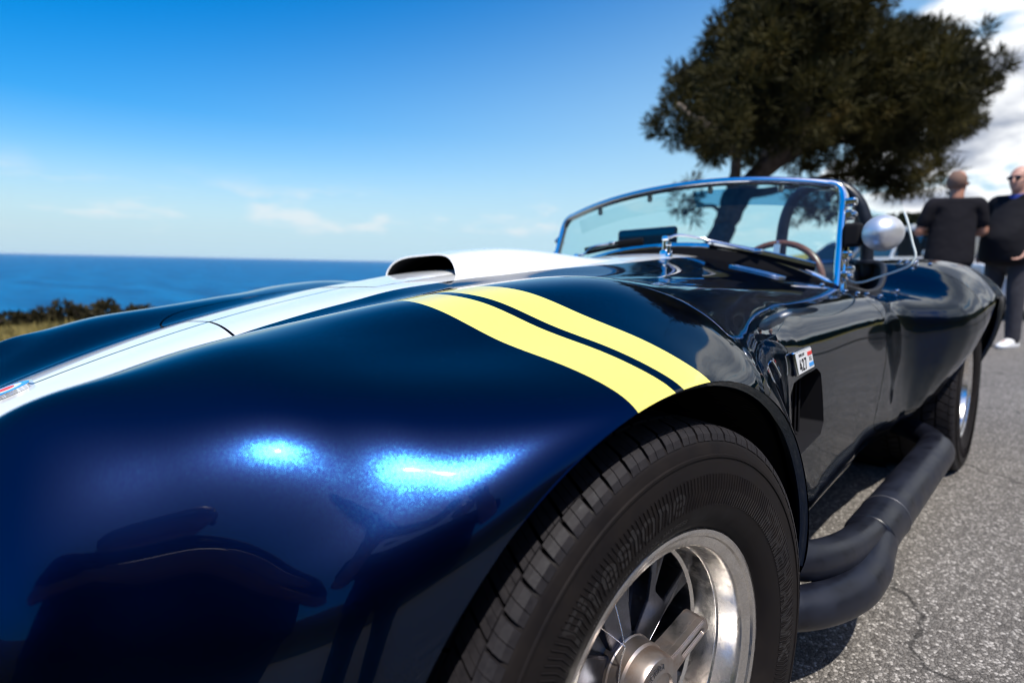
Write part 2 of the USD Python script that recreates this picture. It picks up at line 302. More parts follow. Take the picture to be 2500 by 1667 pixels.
SEA = mat('sea_water', {'g': ('geometry', {}), 'mp': ('mapping', {'mapping_type': 'point', 'scale': (0.02, 0.006, 0.02)}), 'n': ('noise_texture', {'scale': 1.0, 'detail': 8.0, 'roughness': 0.65}),
    'r': ('rgb_ramp', {'ramp': [(0.3, (0.000, 0.048, 0.135)), (0.7, (0.000, 0.125, 0.28))]}),
    'w': ('noise_texture', {'scale': 0.35, 'detail': 5.0, 'roughness': 0.6}), 'b': ('bump', {'strength': 1.0, 'distance': 1.2}),
    'p': ('principled_bsdf', {'roughness': 0.4, 'ior': 1.33, 'specular_ior_level': 0.06})},
    [('g.position', 'mp.vector'), ('mp.vector', 'n.vector'), ('n.fac', 'r.fac'), ('r.color', 'p.base_color'), ('g.position', 'w.vector'), ('w.fac', 'b.height'), ('b.normal', 'p.normal')])
_a = np.linspace(0, 2 * np.pi, 97)[:-1]; _rr = np.array([60, 200, 600, 2000, 6000, 20000, 60000.])
_V = [[0, 0, -48]] + [[r * math.cos(a) , r * math.sin(a) , -48] for r in _rr for a in _a]; _F = [(0, 1 + i, 1 + (i + 1) % 96) for i in range(96)]
for k in range(len(_rr) - 1):
    for i in range(96):
        a, b, c, d = 1 + k * 96 + i, 1 + k * 96 + (i + 1) % 96, 1 + (k + 1) * 96 + i, 1 + (k + 1) * 96 + (i + 1) % 96
        _F += [(a, c, d), (a, d, b)]
obj('sea', (np.array(_V, float), np.array(_F)), SEA, kind='structure')

HAZE = usdkit.material(stage, '/World/Looks/sea_haze', {'v': ('principled_volume', {'color': (0.80, 0.90, 1.0), 'density': 1.3e-5, 'anisotropy': 0.2})}, [], volume='v.volume')
_hz = trimesh.creation.box((130000, 130000, 86)); _hz.apply_translation((0, 0, -6.0)); obj('haze', _hz, HAZE, kind='stuff', label='thin sea haze lying over the water to the horizon', cat='haze')

# ------------------------------------------------ vegetation
def tufts(lobes, per_area, blade, nb=6, width=0.12, up=0.35, rg=rng, shell=0.55):
    """Sprays of narrow needles-bunches spread through ellipsoidal lobes (x, y, z, r)."""
    C, D, S = [], [], []
    for lx, ly, lz, r in lobes:
        n = max(8, int(per_area * r * r))
        d = rg.normal(size=(n, 3)); d /= np.linalg.norm(d, axis=1, keepdims=True)
        rad = r * (1 - shell * rg.random(n) ** 1.6) * (1 + .16 * rg.normal(size=n).clip(-1.5, 1.8))
        C.append(np.array([lx, ly, lz]) + d * rad[:, None] * [1, 1, .86]); D.append(d + [0, 0, up]); S.append(rg.uniform(.7, 1.35, n))
    C, D, S = np.vstack(C), np.vstack(D), np.concatenate(S); n = len(C)
    B = D[:, None] + rg.normal(scale=.62, size=(n, nb, 3)); B /= np.linalg.norm(B, axis=2, keepdims=True)
    L = blade * S[:, None, None] * rg.uniform(.7, 1.2, (n, nb, 1))
    side = np.cross(B, rg.normal(size=(n, nb, 3))); side /= np.linalg.norm(side, axis=2, keepdims=True)
    base = C[:, None] + B * 0.0; mid = base + B * L * .55; tip = base + B * L
    wv = side * blade * width
    V = np.stack([base, mid + wv, tip, mid - wv], 2).reshape(-1, 3); k = np.arange(n * nb) * 4
    return V, np.vstack([np.c_[k, k + 1, k + 2], np.c_[k, k + 2, k + 3]])
def leafmat(name, c1, c2, c3, sc=1.2, trans=0.25):
    return mat(name, {'g': ('geometry', {}), 'n': ('noise_texture', {'scale': sc, 'detail': 4.0}), 'i': ('math', {'math_type': 'multiply_add', 'value2': 0.5}), 'r': ('rgb_ramp', {'ramp': [(0.35, c1), (0.62, c2), (0.95, c3)]}),
        'd': ('principled_bsdf', {'roughness': 0.7, 'specular_ior_level': 0.15}), 't': ('translucent_bsdf', {}), 'm': ('mix_closure', {'fac': trans})},
        [('g.position', 'n.vector'), ('g.random_per_island', 'i.value1'), ('n.fac', 'i.value3'), ('i.value', 'r.fac'), ('r.color', 'd.base_color'), ('r.color', 't.color'), ('d.BSDF', 'm.closure1'), ('t.BSDF', 'm.closure2')], surface='m.closure')
PINE = leafmat('pine_needles', (0.010, 0.011, 0.004), (0.050, 0.043, 0.011), (0.19, 0.125, 0.038), 1.0)
BARK = pbr('pine_bark', (0.055, 0.042, 0.036), 0.9, spec=0.15, noise=(9, (0.12, 0.095, 0.08)), bump=(16, 1.0, 0.05))
DEADWOOD = pbr('bare_pale_limb', (0.30, 0.25, 0.21), 0.85, spec=0.15, noise=(14, (0.16, 0.13, 0.11)))
LOBES = [[-12.36,-6.64,4.52,0.62],[-11.95,-5.89,4.88,0.73],[-13.32,-5.81,4.56,0.94],[-9.87,-4.06,3.61,0.6],[-14.67,-6.62,4.67,0.88],[-12.28,-5.46,3.85,0.59],[-12.81,-6.29,5.53,0.57],[-12.63,-5.25,5.46,1.07],[-10.43,-4.08,4.45,0.75],[-14.94,-6.12,5.91,1.06],[-12.02,-5.12,6.07,0.65],[-13.43,-5.11,6.74,0.89],[-11.13,-3.94,5.61,0.63],[-15.2,-5.89,7.38,0.85],[-13.47,-4.57,5.78,1.26],[-11.46,-3.81,5.1,0.92],[-15.89,-5.45,6.31,1.26],[-14.09,-4.42,6.93,1.08],[-11.34,-3.25,5.69,0.74],[-16.51,-5.34,7.94,1.07],[-15.07,-3.83,7.15,1.0],[-12.22,-3.03,5.97,0.7],[-16.96,-4.56,7.96,0.96],[-15.84,-3.69,6.38,1.35],[-12.48,-2.74,5.11,0.92],[-17.04,-3.86,6.61,1.23],[-14.82,-4.02,5.04,1.33],[-11.38,-2.92,4.09,0.88],[-16.97,-4.75,5.51,1.29],[-14.2,-4.95,4.78,1.14],[-11.21,-3.76,3.98,0.78],[-15.69,-5.73,5.14,1.08],[-13.73,-4.99,3.8,0.54],[-14.52,-4.33,3.77,0.54],[-13.77,-3.1,3.63,0.62],[-14.06,-2.58,4.61,1.09],[-12.73,-2.22,4.27,0.84],[-17.57,-3.61,5.34,1.16],[-15.66,-2.58,6.06,0.88],[-12.95,-2.08,5.1,0.63],[-18.2,-3.15,6.83,0.86],[-16.38,-2.27,6.45,0.69],[-16.55,-1.87,6.21,0.69],[-16.53,-1.86,5.37,0.99],[-12.88,-1.31,4.48,0.66],[-18.95,-2.28,6.06,0.96],[-17.07,-1.52,5.56,0.62],[-16.9,-1.19,5.5,0.33],[-16.73,-1.27,5.02,0.41],[-16.04,-2.08,4.37,0.99],[-13.49,-1.57,3.88,0.71],[-18.27,-2.42,4.79,0.95],[-16.48,-1.67,4.38,0.49],[-15.06,-2.62,3.53,0.78],[-15.27,-1.98,3.21,0.72],[-16.07,-1.78,3.0,0.44],[-14.22,-2.97,3.18,0.48],[-13.48,-3.78,3.07,0.29],[-15.06,-2.22,2.83,0.34],[-12.63,-4.77,3.16,0.29],[-11.93,-5.87,2.5,0.38],[-11.94,-5.69,2.15,0.22],[-14.69,-3.67,2.61,0.61],[-13.99,-3.5,2.16,0.2],[-11.4,-5.45,2.89,0.13],[-13.72,-4.09,7.59,1.41],[-11.79,-3.27,6.62,1.03],[-16.86,-5.07,8.98,1.45],[-13.86,-5.26,7.66,0.81]]
pine = thing('pine_tree', 'tall spreading pine tree leaning right behind the windscreen of the blue sports car', 'tree')
CR = [(x, y, z, r * .82) for x, y, z, r in LOBES] + [(x + d[0] * r, y + d[1] * r, z + d[2] * r * .8, r * q) for x, y, z, r in LOBES if r > .45 for d, q in zip((lambda g: g / np.linalg.norm(g, axis=1, keepdims=True))(rng.normal(size=(5, 3))), rng.uniform(.16, .40, 5))]
obj('crown', tufts(CR, 390, 0.24, nb=10, width=0.055), PINE, pine)
def limb(name, pts, r0, r1, m, n=20):
    P = bez(pts, n); P = P + rng.normal(scale=.02, size=P.shape); obj(name, tube(P, np.linspace(r0, r1, n), 10), m, pine, smooth=True)
limb('trunk', [(-11.6, -5.06, -0.6), (-11.76, -5.06, -0.12), (-12.01, -5.08, 1.23), (-12.29, -4.97, 2.0), (-12.62, -4.78, 2.69), (-13.06, -4.49, 3.37), (-13.77, -3.99, 4.35), (-13.6, -4.4, 5.8), (-13.5, -4.6, 6.6)], .36, .10, BARK, 36)
limb('limb', [(-12.2, -4.97, 1.95), (-12.17, -4.95, 2.45), (-12.11, -4.77, 3.0), (-12.22, -4.85, 3.93), (-12.4, -5.2, 5.0)], .19, .06, BARK)
limb('limb', [(-12.22, -4.85, 3.5), (-11.9, -5.2, 4.0), (-11.48, -5.49, 4.26), (-11.3, -5.9, 4.6)], .12, .04, DEADWOOD)
limb('limb', [(-12.9, -4.6, 3.1), (-14.24, -3.75, 3.97), (-15.54, -2.76, 3.9), (-16.35, -2.04, 3.75)], .17, .05, BARK)
limb('limb', [(-13.4, -4.2, 3.9), (-14.89, -3.34, 4.36), (-15.91, -2.57, 5.47), (-16.4, -2.1, 6.0)], .15, .05, BARK)
limb('limb', [(-12.55, -4.8, 2.55), (-13.3, -4.2, 2.8), (-14.4, -3.4, 3.15), (-15.6, -2.4, 3.3)], .12, .04, BARK)
limb('limb', [(-12.15, -5.0, 2.2), (-11.9, -5.3, 2.35), (-11.63, -5.7, 2.5)], .06, .025, BARK, 10)
limb('limb', [(-13.9, -3.9, 4.0), (-14.3, -3.7, 4.15), (-14.7, -3.45, 4.35)], .09, .05, DEADWOOD, 10)
limb('limb', [(-13.0, -4.55, 3.5), (-13.3, -4.6, 3.75), (-13.75, -4.5, 3.95)], .10, .05, DEADWOOD, 10)

SHRUB = leafmat('coastal_shrub_leaf', (0.030, 0.026, 0.012), (0.060, 0.050, 0.024), (0.10, 0.075, 0.045), 2.0)
STEM = pbr('shrub_stem', (0.07, 0.05, 0.035), 0.9)
bush_labels = ['dark brown-green coastal shrub at the far left edge beyond the dry grass', 'rounded dark shrub standing between the leftmost shrub and its taller neighbour', 'tallest of the dark coastal shrubs beyond the dry grass, just left of the far fender', 'low dark shrub half hidden behind the far front fender at the right of its row']
for (bx, by, w, h), lb in zip([(.72, -12.3, .62, .66), (-.05, -12.6, .58, .70), (-.80, -12.4, .66, .84), (-1.60, -12.5, .70, .66)], bush_labels):
    base = W((bx, by, float(terrain(np.array([bx]), np.array([by]))[0])))
    b = thing('shrub', lb, 'shrub', loc=base, group='shrubs along the bluff above the sea')
    h = h * .68
    lob = [(rng.uniform(-w, w) * .6, rng.uniform(-w, w) * .6, h * rng.uniform(.35, .78), h * rng.uniform(.28, .42)) for _ in range(9)]
    obj('foliage', tufts(lob, 1500, .10, nb=5, width=.22), SHRUB, b)
    for k in range(4):
        a = rng.uniform(0, 6.28); obj('stem', tube(bez([(0, 0, -.1), (.15 * math.cos(a), .15 * math.sin(a), h * .4), (.35 * math.cos(a), .35 * math.sin(a), h * .75)], 8), np.linspace(.03, .01, 8), 6), STEM, b, smooth=True)
STRAW = leafmat('dry_grass_blade', (0.24, 0.19, 0.06), (0.36, 0.28, 0.10), (0.30, 0.27, 0.09), 3.0, .3)
n = 9000
px_, py_ = rng.uniform(-6, 4.5, n), -6.1 - 8.6 * rng.random(n) ** .8
bv = W(np.c_[px_, py_, terrain(px_, py_)]); hgt = rng.uniform(.10, .26, n) * (1 + .6 * (rng.random(n) > .93))
a = rng.uniform(0, 6.28, n); sd = np.c_[np.cos(a), np.sin(a), 0 * a] * .012; ln = np.c_[rng.normal(scale=.06, size=(n, 2)), hgt]
V = np.stack([bv - sd, bv + sd, bv + ln * [[.4, .4, .6]] + sd * .7, bv + ln], 1)
fan = [V + np.concatenate([rng.normal(scale=.05, size=(n, 1, 2)), np.zeros((n, 1, 1))], 2) for _ in range(4)]
V = np.vstack([v.reshape(-1, 3) for v in fan]); k = np.arange(len(V) // 4) * 4
obj('dry_grass', (V, np.vstack([np.c_[k, k + 1, k + 2], np.c_[k, k + 2, k + 3]])), STRAW, kind='stuff', label='tall dry yellow grass growing between the car park and the bluff', cat='grass')
lobs = []
for k in range(70):
    t = rng.random(); x, y = -82 - 22 * rng.random(), -42 + 75 * t
    z = W((x, y, 0))[2] + float(terrain(np.array([x]), np.array([y]))[0]); r = rng.uniform(1.2, 2.4)
    lobs.append((*W((x, y, float(terrain(np.array([x]), np.array([y]))[0]) + r * .6)), r))
WOODL = leafmat('far_wood_leaf', (0.020, 0.026, 0.012), (0.035, 0.040, 0.02), (0.06, 0.06, 0.03), .5, .15)
obj('far_wood', tufts(lobs, 75, .7, nb=5, width=.3, up=.2), WOODL, kind='stuff', label='dark far-off wood along the top of the sloping field', cat='wood')

# ------------------------------------------------ the blue sports car
_M = np.eye(4); _M[:3, :3] = TILT.T
car = thing('sports_car', 'dark blue open sports car with white centre stripes and two yellow fender stripes', 'car', matrix=_M)
NET = np.array([[float(c) for c in s.split(',')] for s in '0.8,0,0.57,0.8,0.0698,0.5682,0.8,0.1419,0.5586,0.8,0.2015,0.5457,0.8,0.2527,0.5285,0.8,0.2864,0.5082,0.8,0.3127,0.4866,0.8,0.3215,0.4678,0.8,0.3216,0.4504,0.8,0.3117,0.43,0.8,0.2914,0.4096,0.8,0.2638,0.3919,0.8,0.2112,0.3743,0.8,0.1542,0.3612,0.8,0.0675,0.3529,0.8,0,0.352;0.7134,0,0.6384,0.7134,0.106,0.6392,0.7134,0.2146,0.6198,0.7134,0.3117,0.5973,0.7134,0.396,0.5917,0.7134,0.4854,0.5964,0.7134,0.5701,0.5881,0.7134,0.6172,0.5619,0.7134,0.6619,0.5253,0.7134,0.6935,0.4828,0.7134,0.7089,0.4443,0.7134,0.7081,0.4032,0.7134,0.6923,0.3453,0.7134,0.6718,0.2979,0.7134,0.4954,0.2514,0.7134,0.2158,0.2459;0.6374,0,0.6628,0.6374,0.0989,0.6612,0.6374,0.2014,0.6451,0.6374,0.2827,0.6348,0.6374,0.3583,0.647,0.6374,0.4409,0.6732,0.6374,0.5185,0.6815,0.6374,0.5454,0.6582,0.6374,0.5907,0.6149,0.6374,0.6241,0.5671,0.6374,0.6445,0.5187,0.6374,0.6502,0.4681,0.6374,0.6419,0.406,0.6374,0.6246,0.3461,0.6374,0.5379,0.2754,0.6374,0.3211,0.2505;0.5626,0,0.6955,0.5626,0.0983,0.6926,0.5626,0.2011,0.6795,0.5626,0.2733,0.6803,0.5626,0.348,0.708,0.5626,0.4354,0.7497,0.5626,0.519,0.7715,0.5626,0.5506,0.7548,0.5626,0.604,0.7057,0.5626,0.6429,0.6516,0.5626,0.6703,0.5912,0.5626,0.6868,0.5287,0.5626,0.6929,0.4587,0.5626,0.6812,0.3813,0.5626,0.6667,0.2808,0.5626,0.471,0.2322;0.4697,0,0.7238,0.4697,0.0971,0.7231,0.4697,0.1986,0.7113,0.4697,0.2703,0.7047,0.4697,0.3399,0.7272,0.4697,0.4218,0.7601,0.4697,0.5092,0.774,0.4697,0.5557,0.7618,0.4697,0.6174,0.7234,0.4697,0.6578,0.6714,0.4697,0.6884,0.614,0.4697,0.7151,0.5598,0.4697,0.7273,0.4892,0.4697,0.7158,0.4025,0.4697,0.7054,0.2934,0.4697,0.4724,0.2354;0.38,0,0.7543,0.38,0.0961,0.7565,0.38,0.1963,0.7486,0.38,0.2675,0.738,0.38,0.3328,0.7605,0.38,0.4108,0.7915,0.38,0.5045,0.7963,0.38,0.5693,0.7783,0.38,0.6412,0.7473,0.38,0.6818,0.6997,0.38,0.716,0.6488,0.38,0.7544,0.6049,0.38,0.7713,0.5277,0.38,0.7618,0.4259,0.38,0.7642,0.3046,0.38,0.5032,0.2345;0.2898,0,0.7758,0.2898,0.0951,0.7793,0.2898,0.195,0.772,0.2898,0.262,0.7605,0.2898,0.3238,0.7785,0.2898,0.4024,0.8027,0.2898,0.502,0.7925,0.2898,0.5816,0.7652,0.2898,0.6586,0.7405,0.2898,0.7073,0.709,0.2898,0.7509,0.6697,0.2898,0.786,0.6344,0.2898,0.7954,0.5656,0.2898,0.7813,0.464,0.2898,0.782,0.3212,0.2898,0.5097,0.2375;0.2021,0,0.7999,0.2021,0.0945,0.8023,0.2021,0.1943,0.7925,0.2021,0.2575,0.7829,0.2021,0.3158,0.7988,0.2021,0.3949,0.8126,0.2021,0.4994,0.7907,0.2021,0.5858,0.76,0.2021,0.6712,0.7452,0.2021,0.7347,0.731,0.2021,0.7893,0.7035,0.2021,0.8105,0.6666,0.2021,0.8114,0.6065,0.2021,0.7927,0.5045,0.2021,0.795,0.339,0.2021,0.52,0.2405;0.0998,0,0.8173,0.0998,0.0947,0.8188,0.0998,0.1946,0.8116,0.0998,0.2626,0.7991,0.0998,0.3262,0.8134,0.0998,0.4057,0.8186,0.0998,0.5192,0.7994,0.0998,0.6129,0.7661,0.0998,0.7072,0.7533,0.0998,0.7767,0.7385,0.0998,0.8309,0.7172,0.0998,0.8394,0.6639,0.0998,0.8324,0.5988,0.0998,0.8155,0.4976,0.0998,0.816,0.3352,0.0998,0.5298,0.2399;0,0,0.8372,0,0.0959,0.8389,0,0.1966,0.8358,0,0.2693,0.8172,0,0.3384,0.8288,0,0.4193,0.8367,0,0.5424,0.8286,0,0.6407,0.7919,0,0.7383,0.7704,0,0.8059,0.7447,0,0.8547,0.7219,0,0.8625,0.658,0,0.8541,0.592,0,0.8408,0.4934,0,0.8394,0.3338,0,0.5421,0.24;-0.0998,0,0.8488,-0.0998,0.0975,0.8496,-0.0998,0.1995,0.843,-0.0998,0.2775,0.8236,-0.0998,0.3523,0.8347,-0.0998,0.4342,0.8468,-0.0998,0.5558,0.8405,-0.0998,0.6512,0.8057,-0.0998,0.7383,0.7752,-0.0998,0.8005,0.7415,-0.0998,0.8403,0.7103,-0.0998,0.8499,0.6452,-0.0998,0.8489,0.5798,-0.0998,0.8393,0.485,-0.0998,0.8392,0.3204,-0.0998,0.5398,0.2399;-0.2021,0,0.8632,-0.2021,0.0996,0.862,-0.2021,0.203,0.8514,-0.2021,0.2859,0.8311,-0.2021,0.3647,0.8412,-0.2021,0.4456,0.8536,-0.2021,0.5666,0.8463,-0.2021,0.6613,0.8124,-0.2021,0.7409,0.7793,-0.2021,0.8,0.7427,-0.2021,0.8322,0.7039,-0.2021,0.844,0.637,-0.2021,0.8502,0.5705,-0.2021,0.8444,0.4775,-0.2021,0.8448,0.3069,-0.2021,0.54,0.2411;-0.3,0,0.8705,-0.3,0.1029,0.8674,-0.3,0.2042,0.8545,-0.3,0.2935,0.8363,-0.3,0.3789,0.8378,-0.3,0.4672,0.844,-0.3,0.5666,0.8358,-0.3,0.6546,0.8079,-0.3,0.733,0.7742,-0.3,0.776,0.7344,-0.3,0.803,0.6884,-0.3,0.803,0.6214,-0.3,0.803,0.5445,-0.3,0.803,0.4443,-0.3,0.8,0.3043,-0.3,0.54,0.2345;-0.4,0,0.8781,-0.4,0.1053,0.8761,-0.4,0.2081,0.861,-0.4,0.3003,0.8388,-0.4,0.3897,0.8335,-0.4,0.4784,0.8353,-0.4,0.5696,0.8269,-0.4,0.6509,0.803,-0.4,0.718,0.7691,-0.4,0.752,0.7268,-0.4,0.772,0.6765,-0.4,0.77,0.6086,-0.4,0.77,0.5257,-0.4,0.77,0.4223,-0.4,0.772,0.2919,-0.4,0.54,0.229;-0.51,0,0.8835,-0.51,0.1065,0.8831,-0.51,0.21,0.8668,-0.51,0.3062,0.8401,-0.51,0.3998,0.8293,-0.51,0.4877,0.8278,-0.51,0.5734,0.8192,-0.51,0.6472,0.7973,-0.51,0.703,0.7636,-0.51,0.735,0.7196,-0.51,0.75,0.6672,-0.51,0.752,0.5986,-0.51,0.754,0.514,-0.51,0.754,0.4108,-0.51,0.76,0.2899,-0.51,0.54,0.2242;-0.64,0,0.8899,-0.64,0.1054,0.8889,-0.64,0.2083,0.8715,-0.64,0.3078,0.844,-0.64,0.4051,0.8289,-0.64,0.494,0.8226,-0.64,0.576,0.8118,-0.64,0.6437,0.7903,-0.64,0.694,0.7572,-0.64,0.722,0.7131,-0.64,0.737,0.6605,-0.64,0.744,0.5922,-0.64,0.748,0.5086,-0.64,0.748,0.4067,-0.64,0.754,0.2924,-0.64,0.54,0.2179;-0.8,0,0.8964,-0.8,0.1027,0.8937,-0.8,0.204,0.878,-0.8,0.3037,0.8537,-0.8,0.4022,0.8346,-0.8,0.4941,0.8198,-0.8,0.575,0.8038,-0.8,0.6398,0.7815,-0.8,0.689,0.7499,-0.8,0.714,0.7079,-0.8,0.729,0.6567,-0.8,0.737,0.5898,-0.8,0.74,0.508,-0.8,0.74,0.4071,-0.8,0.747,0.2973,-0.8,0.54,0.2077;-1.02,0,0.9122,-1.02,0.1003,0.9084,-1.02,0.2004,0.8949,-1.02,0.3004,0.8664,-1.02,0.4004,0.8427,-1.02,0.4961,0.817,-1.02,0.5756,0.7943,-1.02,0.6368,0.7713,-1.02,0.683,0.7423,-1.02,0.709,0.7035,-1.02,0.721,0.6538,-1.02,0.727,0.5883,-1.02,0.729,0.5087,-1.02,0.728,0.4087,-1.02,0.737,0.2999,-1.02,0.54,0.1997;-1.3,0,0.9225,-1.3,0.1,0.9173,-1.3,0.2,0.9021,-1.3,0.3,0.8681,-1.3,0.4004,0.8432,-1.3,0.4988,0.812,-1.3,0.5776,0.7863,-1.3,0.6365,0.7643,-1.3,0.679,0.7378,-1.3,0.704,0.701,-1.3,0.716,0.6518,-1.3,0.722,0.5866,-1.3,0.724,0.5092,-1.3,0.722,0.4097,-1.3,0.729,0.3002,-1.3,0.5401,0.1994;-1.6,0,0.8688,-1.6,0.1,0.8661,-1.6,0.2,0.8575,-1.6,0.2999,0.8572,-1.6,0.3997,0.8388,-1.6,0.4998,0.8016,-1.6,0.5809,0.7795,-1.6,0.6405,0.7627,-1.6,0.679,0.7393,-1.6,0.698,0.7048,-1.6,0.708,0.6551,-1.6,0.714,0.5872,-1.6,0.716,0.5104,-1.6,0.714,0.4117,-1.6,0.729,0.3,-1.6,0.5397,0.1999;-1.91,0,0.8,-1.91,0.1,0.8,-1.91,0.2001,0.8,-1.91,0.3,0.798,-1.91,0.3912,0.794,-1.91,0.5233,0.786,-1.91,0.608,0.776,-1.91,0.6758,0.766,-1.91,0.7561,0.752,-1.91,0.8292,0.728,-1.91,0.8732,0.685,-1.91,0.8968,0.62,-1.91,0.9025,0.5136,-1.91,0.878,0.4165,-1.91,0.8691,0.3032,-1.91,0.5349,0.2205;-2.2846,0,0.8473,-2.2846,0.1,0.8472,-2.2846,0.2003,0.8467,-2.2846,0.2963,0.849,-2.2846,0.4215,0.8638,-2.2846,0.5598,0.8829,-2.2846,0.6759,0.884,-2.2846,0.769,0.8634,-2.2846,0.8388,0.8276,-2.2846,0.8936,0.7756,-2.2846,0.9236,0.7338,-2.2846,0.9324,0.6784,-2.2846,0.9275,0.6012,-2.2846,0.9018,0.463,-2.2846,0.8972,0.3284,-2.2846,0.5662,0.2404;-2.5881,0,0.7995,-2.5881,0.1,0.7995,-2.5881,0.2003,0.7991,-2.5881,0.296,0.8009,-2.5881,0.4216,0.8087,-2.5881,0.5654,0.817,-2.5881,0.6644,0.8121,-2.5881,0.747,0.7926,-2.5881,0.8079,0.7577,-2.5881,0.8565,0.7147,-2.5881,0.8858,0.6546,-2.5881,0.8972,0.5831,-2.5881,0.8935,0.5147,-2.5881,0.8662,0.4196,-2.5881,0.8206,0.3257,-2.5881,0.5585,0.2563;-2.9928,0,0.6899,-2.9928,0.1,0.6899,-2.9928,0.2,0.6903,-2.9928,0.2999,0.6908,-2.9928,0.399,0.6921,-2.9928,0.5029,0.6866,-2.9928,0.584,0.6746,-2.9928,0.6429,0.6501,-2.9928,0.6896,0.6105,-2.9928,0.7119,0.5671,-2.9928,0.7233,0.5275,-2.9928,0.7189,0.4819,-2.9928,0.7126,0.4303,-2.9928,0.6934,0.3859,-2.9928,0.6488,0.3157,-2.9928,0.4519,0.2963;-3.1,0,0.585,-3.1,0.1,0.5854,-3.1,0.1996,0.5835,-3.1,0.304,0.5785,-3.1,0.3812,0.5707,-3.1,0.4538,0.5585,-3.1,0.5013,0.5435,-3.1,0.5426,0.5252,-3.1,0.5676,0.5061,-3.1,0.5765,0.4788,-3.1,0.5765,0.46,-3.1,0.5671,0.4411,-3.1,0.5443,0.415,-3.1,0.5017,0.3892,-3.1,0.3225,0.368,-3.1,0,0.36'.split(';')]).reshape(25, 16, 3)
def bsp(P, t, axis, d=0):
    P = np.moveaxis(P, axis, 0); n = len(P); Pe = np.concatenate([2 * P[:1] - P[1:2], P, 2 * P[-1:] - P[-2:-1]])
    i = np.clip(t.astype(int), 0, n - 2); f = (t - i).reshape((-1,) + (1,) * (P.ndim - 1))
    if d == 0: b = ((1 - f) ** 3 / 6, (3 * f ** 3 - 6 * f * f + 4) / 6, (-3 * f ** 3 + 3 * f * f + 3 * f + 1) / 6, f ** 3 / 6)
    else: b = (-(1 - f) ** 2 / 2, (9 * f * f - 12 * f) / 6, (-9 * f * f + 6 * f + 3) / 6, f * f / 2)
    return np.moveaxis(b[0] * Pe[i] + b[1] * Pe[i + 1] + b[2] * Pe[i + 2] + b[3] * Pe[i + 3], 0, axis)
NET = np.concatenate([NET[:, 1:2] * [1, -1, 1], NET], 1)          # mirrored row keeps the centreline smooth
NET[:, 1, 1] = 0
def body_grid(nu, nv):
    tu, tv = np.linspace(0, 24, nu), np.linspace(1, 16, nv)
    S = bsp(bsp(NET, tu, 0), tv, 1); du = bsp(bsp(NET, tu, 0, 1), tv, 1); dv = bsp(bsp(NET, tu, 0), tv, 1, 1)
    N = np.cross(dv, du); N /= np.maximum(np.linalg.norm(N, axis=-1, keepdims=True), 1e-12)
    N[:, 0, 1] = 0; S[:, 0, 1] = 0
    return S, N, np.broadcast_to(tv - 1, S.shape[:2])
nu, nv = 620, 230
S_, N_, VV = body_grid(nu, nv)
# hand-beaten fullness of the front wing: a shallow swell ahead of the flare and another under the headlight
from scipy.interpolate import PchipInterpolator
_sx = np.linspace(.20, .80, 601); _sl = PchipInterpolator([.20, .25, .272, .302, .325, .348, .372, .396, .43, .47, .51, .56, .62, .70, .78, .80], [0, 0, 0, -.068, -.01, .062, .03, -.005, -.06, -.115, -.07, 0, .065, .065, 0, 0])(_sx)
_dl = np.concatenate([[0], np.cumsum((_sl[1:] + _sl[:-1]) / 2 * np.diff(_sx))]); S_ = S_.copy()
S_[..., 1] += np.interp(S_[..., 0], _sx, _dl) * smooth01((VV - 4.5) / 2)
# flared lip round the rear half of the front wheel opening: rises out of the flat side in a hand's breadth
_th = np.degrees(np.arctan2(S_[..., 2] - .335, S_[..., 0])); _r = np.hypot(S_[..., 0], S_[..., 2] - .335); _th = np.where(_th < -90, _th + 360, _th)
_lip = np.interp(_th, [70, 95, 115, 130, 150, 172, 185, 200, 215], [.0, .0, .838, .842, .844, .842, .836, .81, .78])
_near = (np.abs(_r - .39) < .02) & (VV > 6)
_bins = np.arange(90, 216, 3.0); _yb = np.array([S_[..., 1][_near & (np.abs(_th - b) < 3)].mean() if (_near & (np.abs(_th - b) < 3)).any() else np.nan for b in _bins]); _okb = ~np.isnan(_yb)
_amp = np.clip(_lip - np.interp(_th, _bins[_okb], _yb[_okb]), 0, .12) * smooth01((_th - 100) / 25)
S_[..., 1] += np.where((VV > 6) & (S_[..., 0] < .05), _amp * np.exp(-np.clip((_r - .388) / .052, 0, 9) ** 2) * smooth01((VV - 6) / 2.5), 0)
from scipy.ndimage import gaussian_filter
def relax(x0, x1, edge, v0, sg):
    global S_
    w = smooth01((S_[..., 0] - x0) / edge) * smooth01((x1 - S_[..., 0]) / edge) * smooth01((VV - v0) / 1.5); G = gaussian_filter(S_, (sg[0], sg[1], 0), mode='nearest'); S_ = S_ + (G - S_) * w[..., None]
_c11 = S_[:, int(np.abs(VV[0] - 11).argmin())]; _o = np.argsort(_c11[:, 0])
_tx = np.array([-2.286, -2.10, -1.95, -1.86, -1.79, -1.73, -1.67, -1.61, -1.55, -1.48, -1.40, -1.2]); _ty = np.array([.903, .897, .889, .878, .861, .832, .790, .750, .730, .7235, .7215, .7225])
_dy = PchipInterpolator(_tx[::1], _ty - np.interp(_tx, _c11[_o, 0], _c11[_o, 1]))
_in = (S_[..., 0] > -2.28) & (S_[..., 0] < -1.21); S_[..., 1] += np.where(_in, _dy(np.clip(S_[..., 0], -2.286, -1.2)), 0) * smooth01((VV - 6.2) / 3.2)
_c6 = S_[:, int(np.abs(VV[0] - 6.5).argmin())]; _zx = np.array([-2.5, -2.286, -2.18, -2.08, -2.0, -1.93, -1.87, -1.81, -1.74, -1.66, -1.5, -1.36]); _zt = np.array([0, .858, .857, .852, .840, .815, .784, .760, .750, .750, .766, 0])
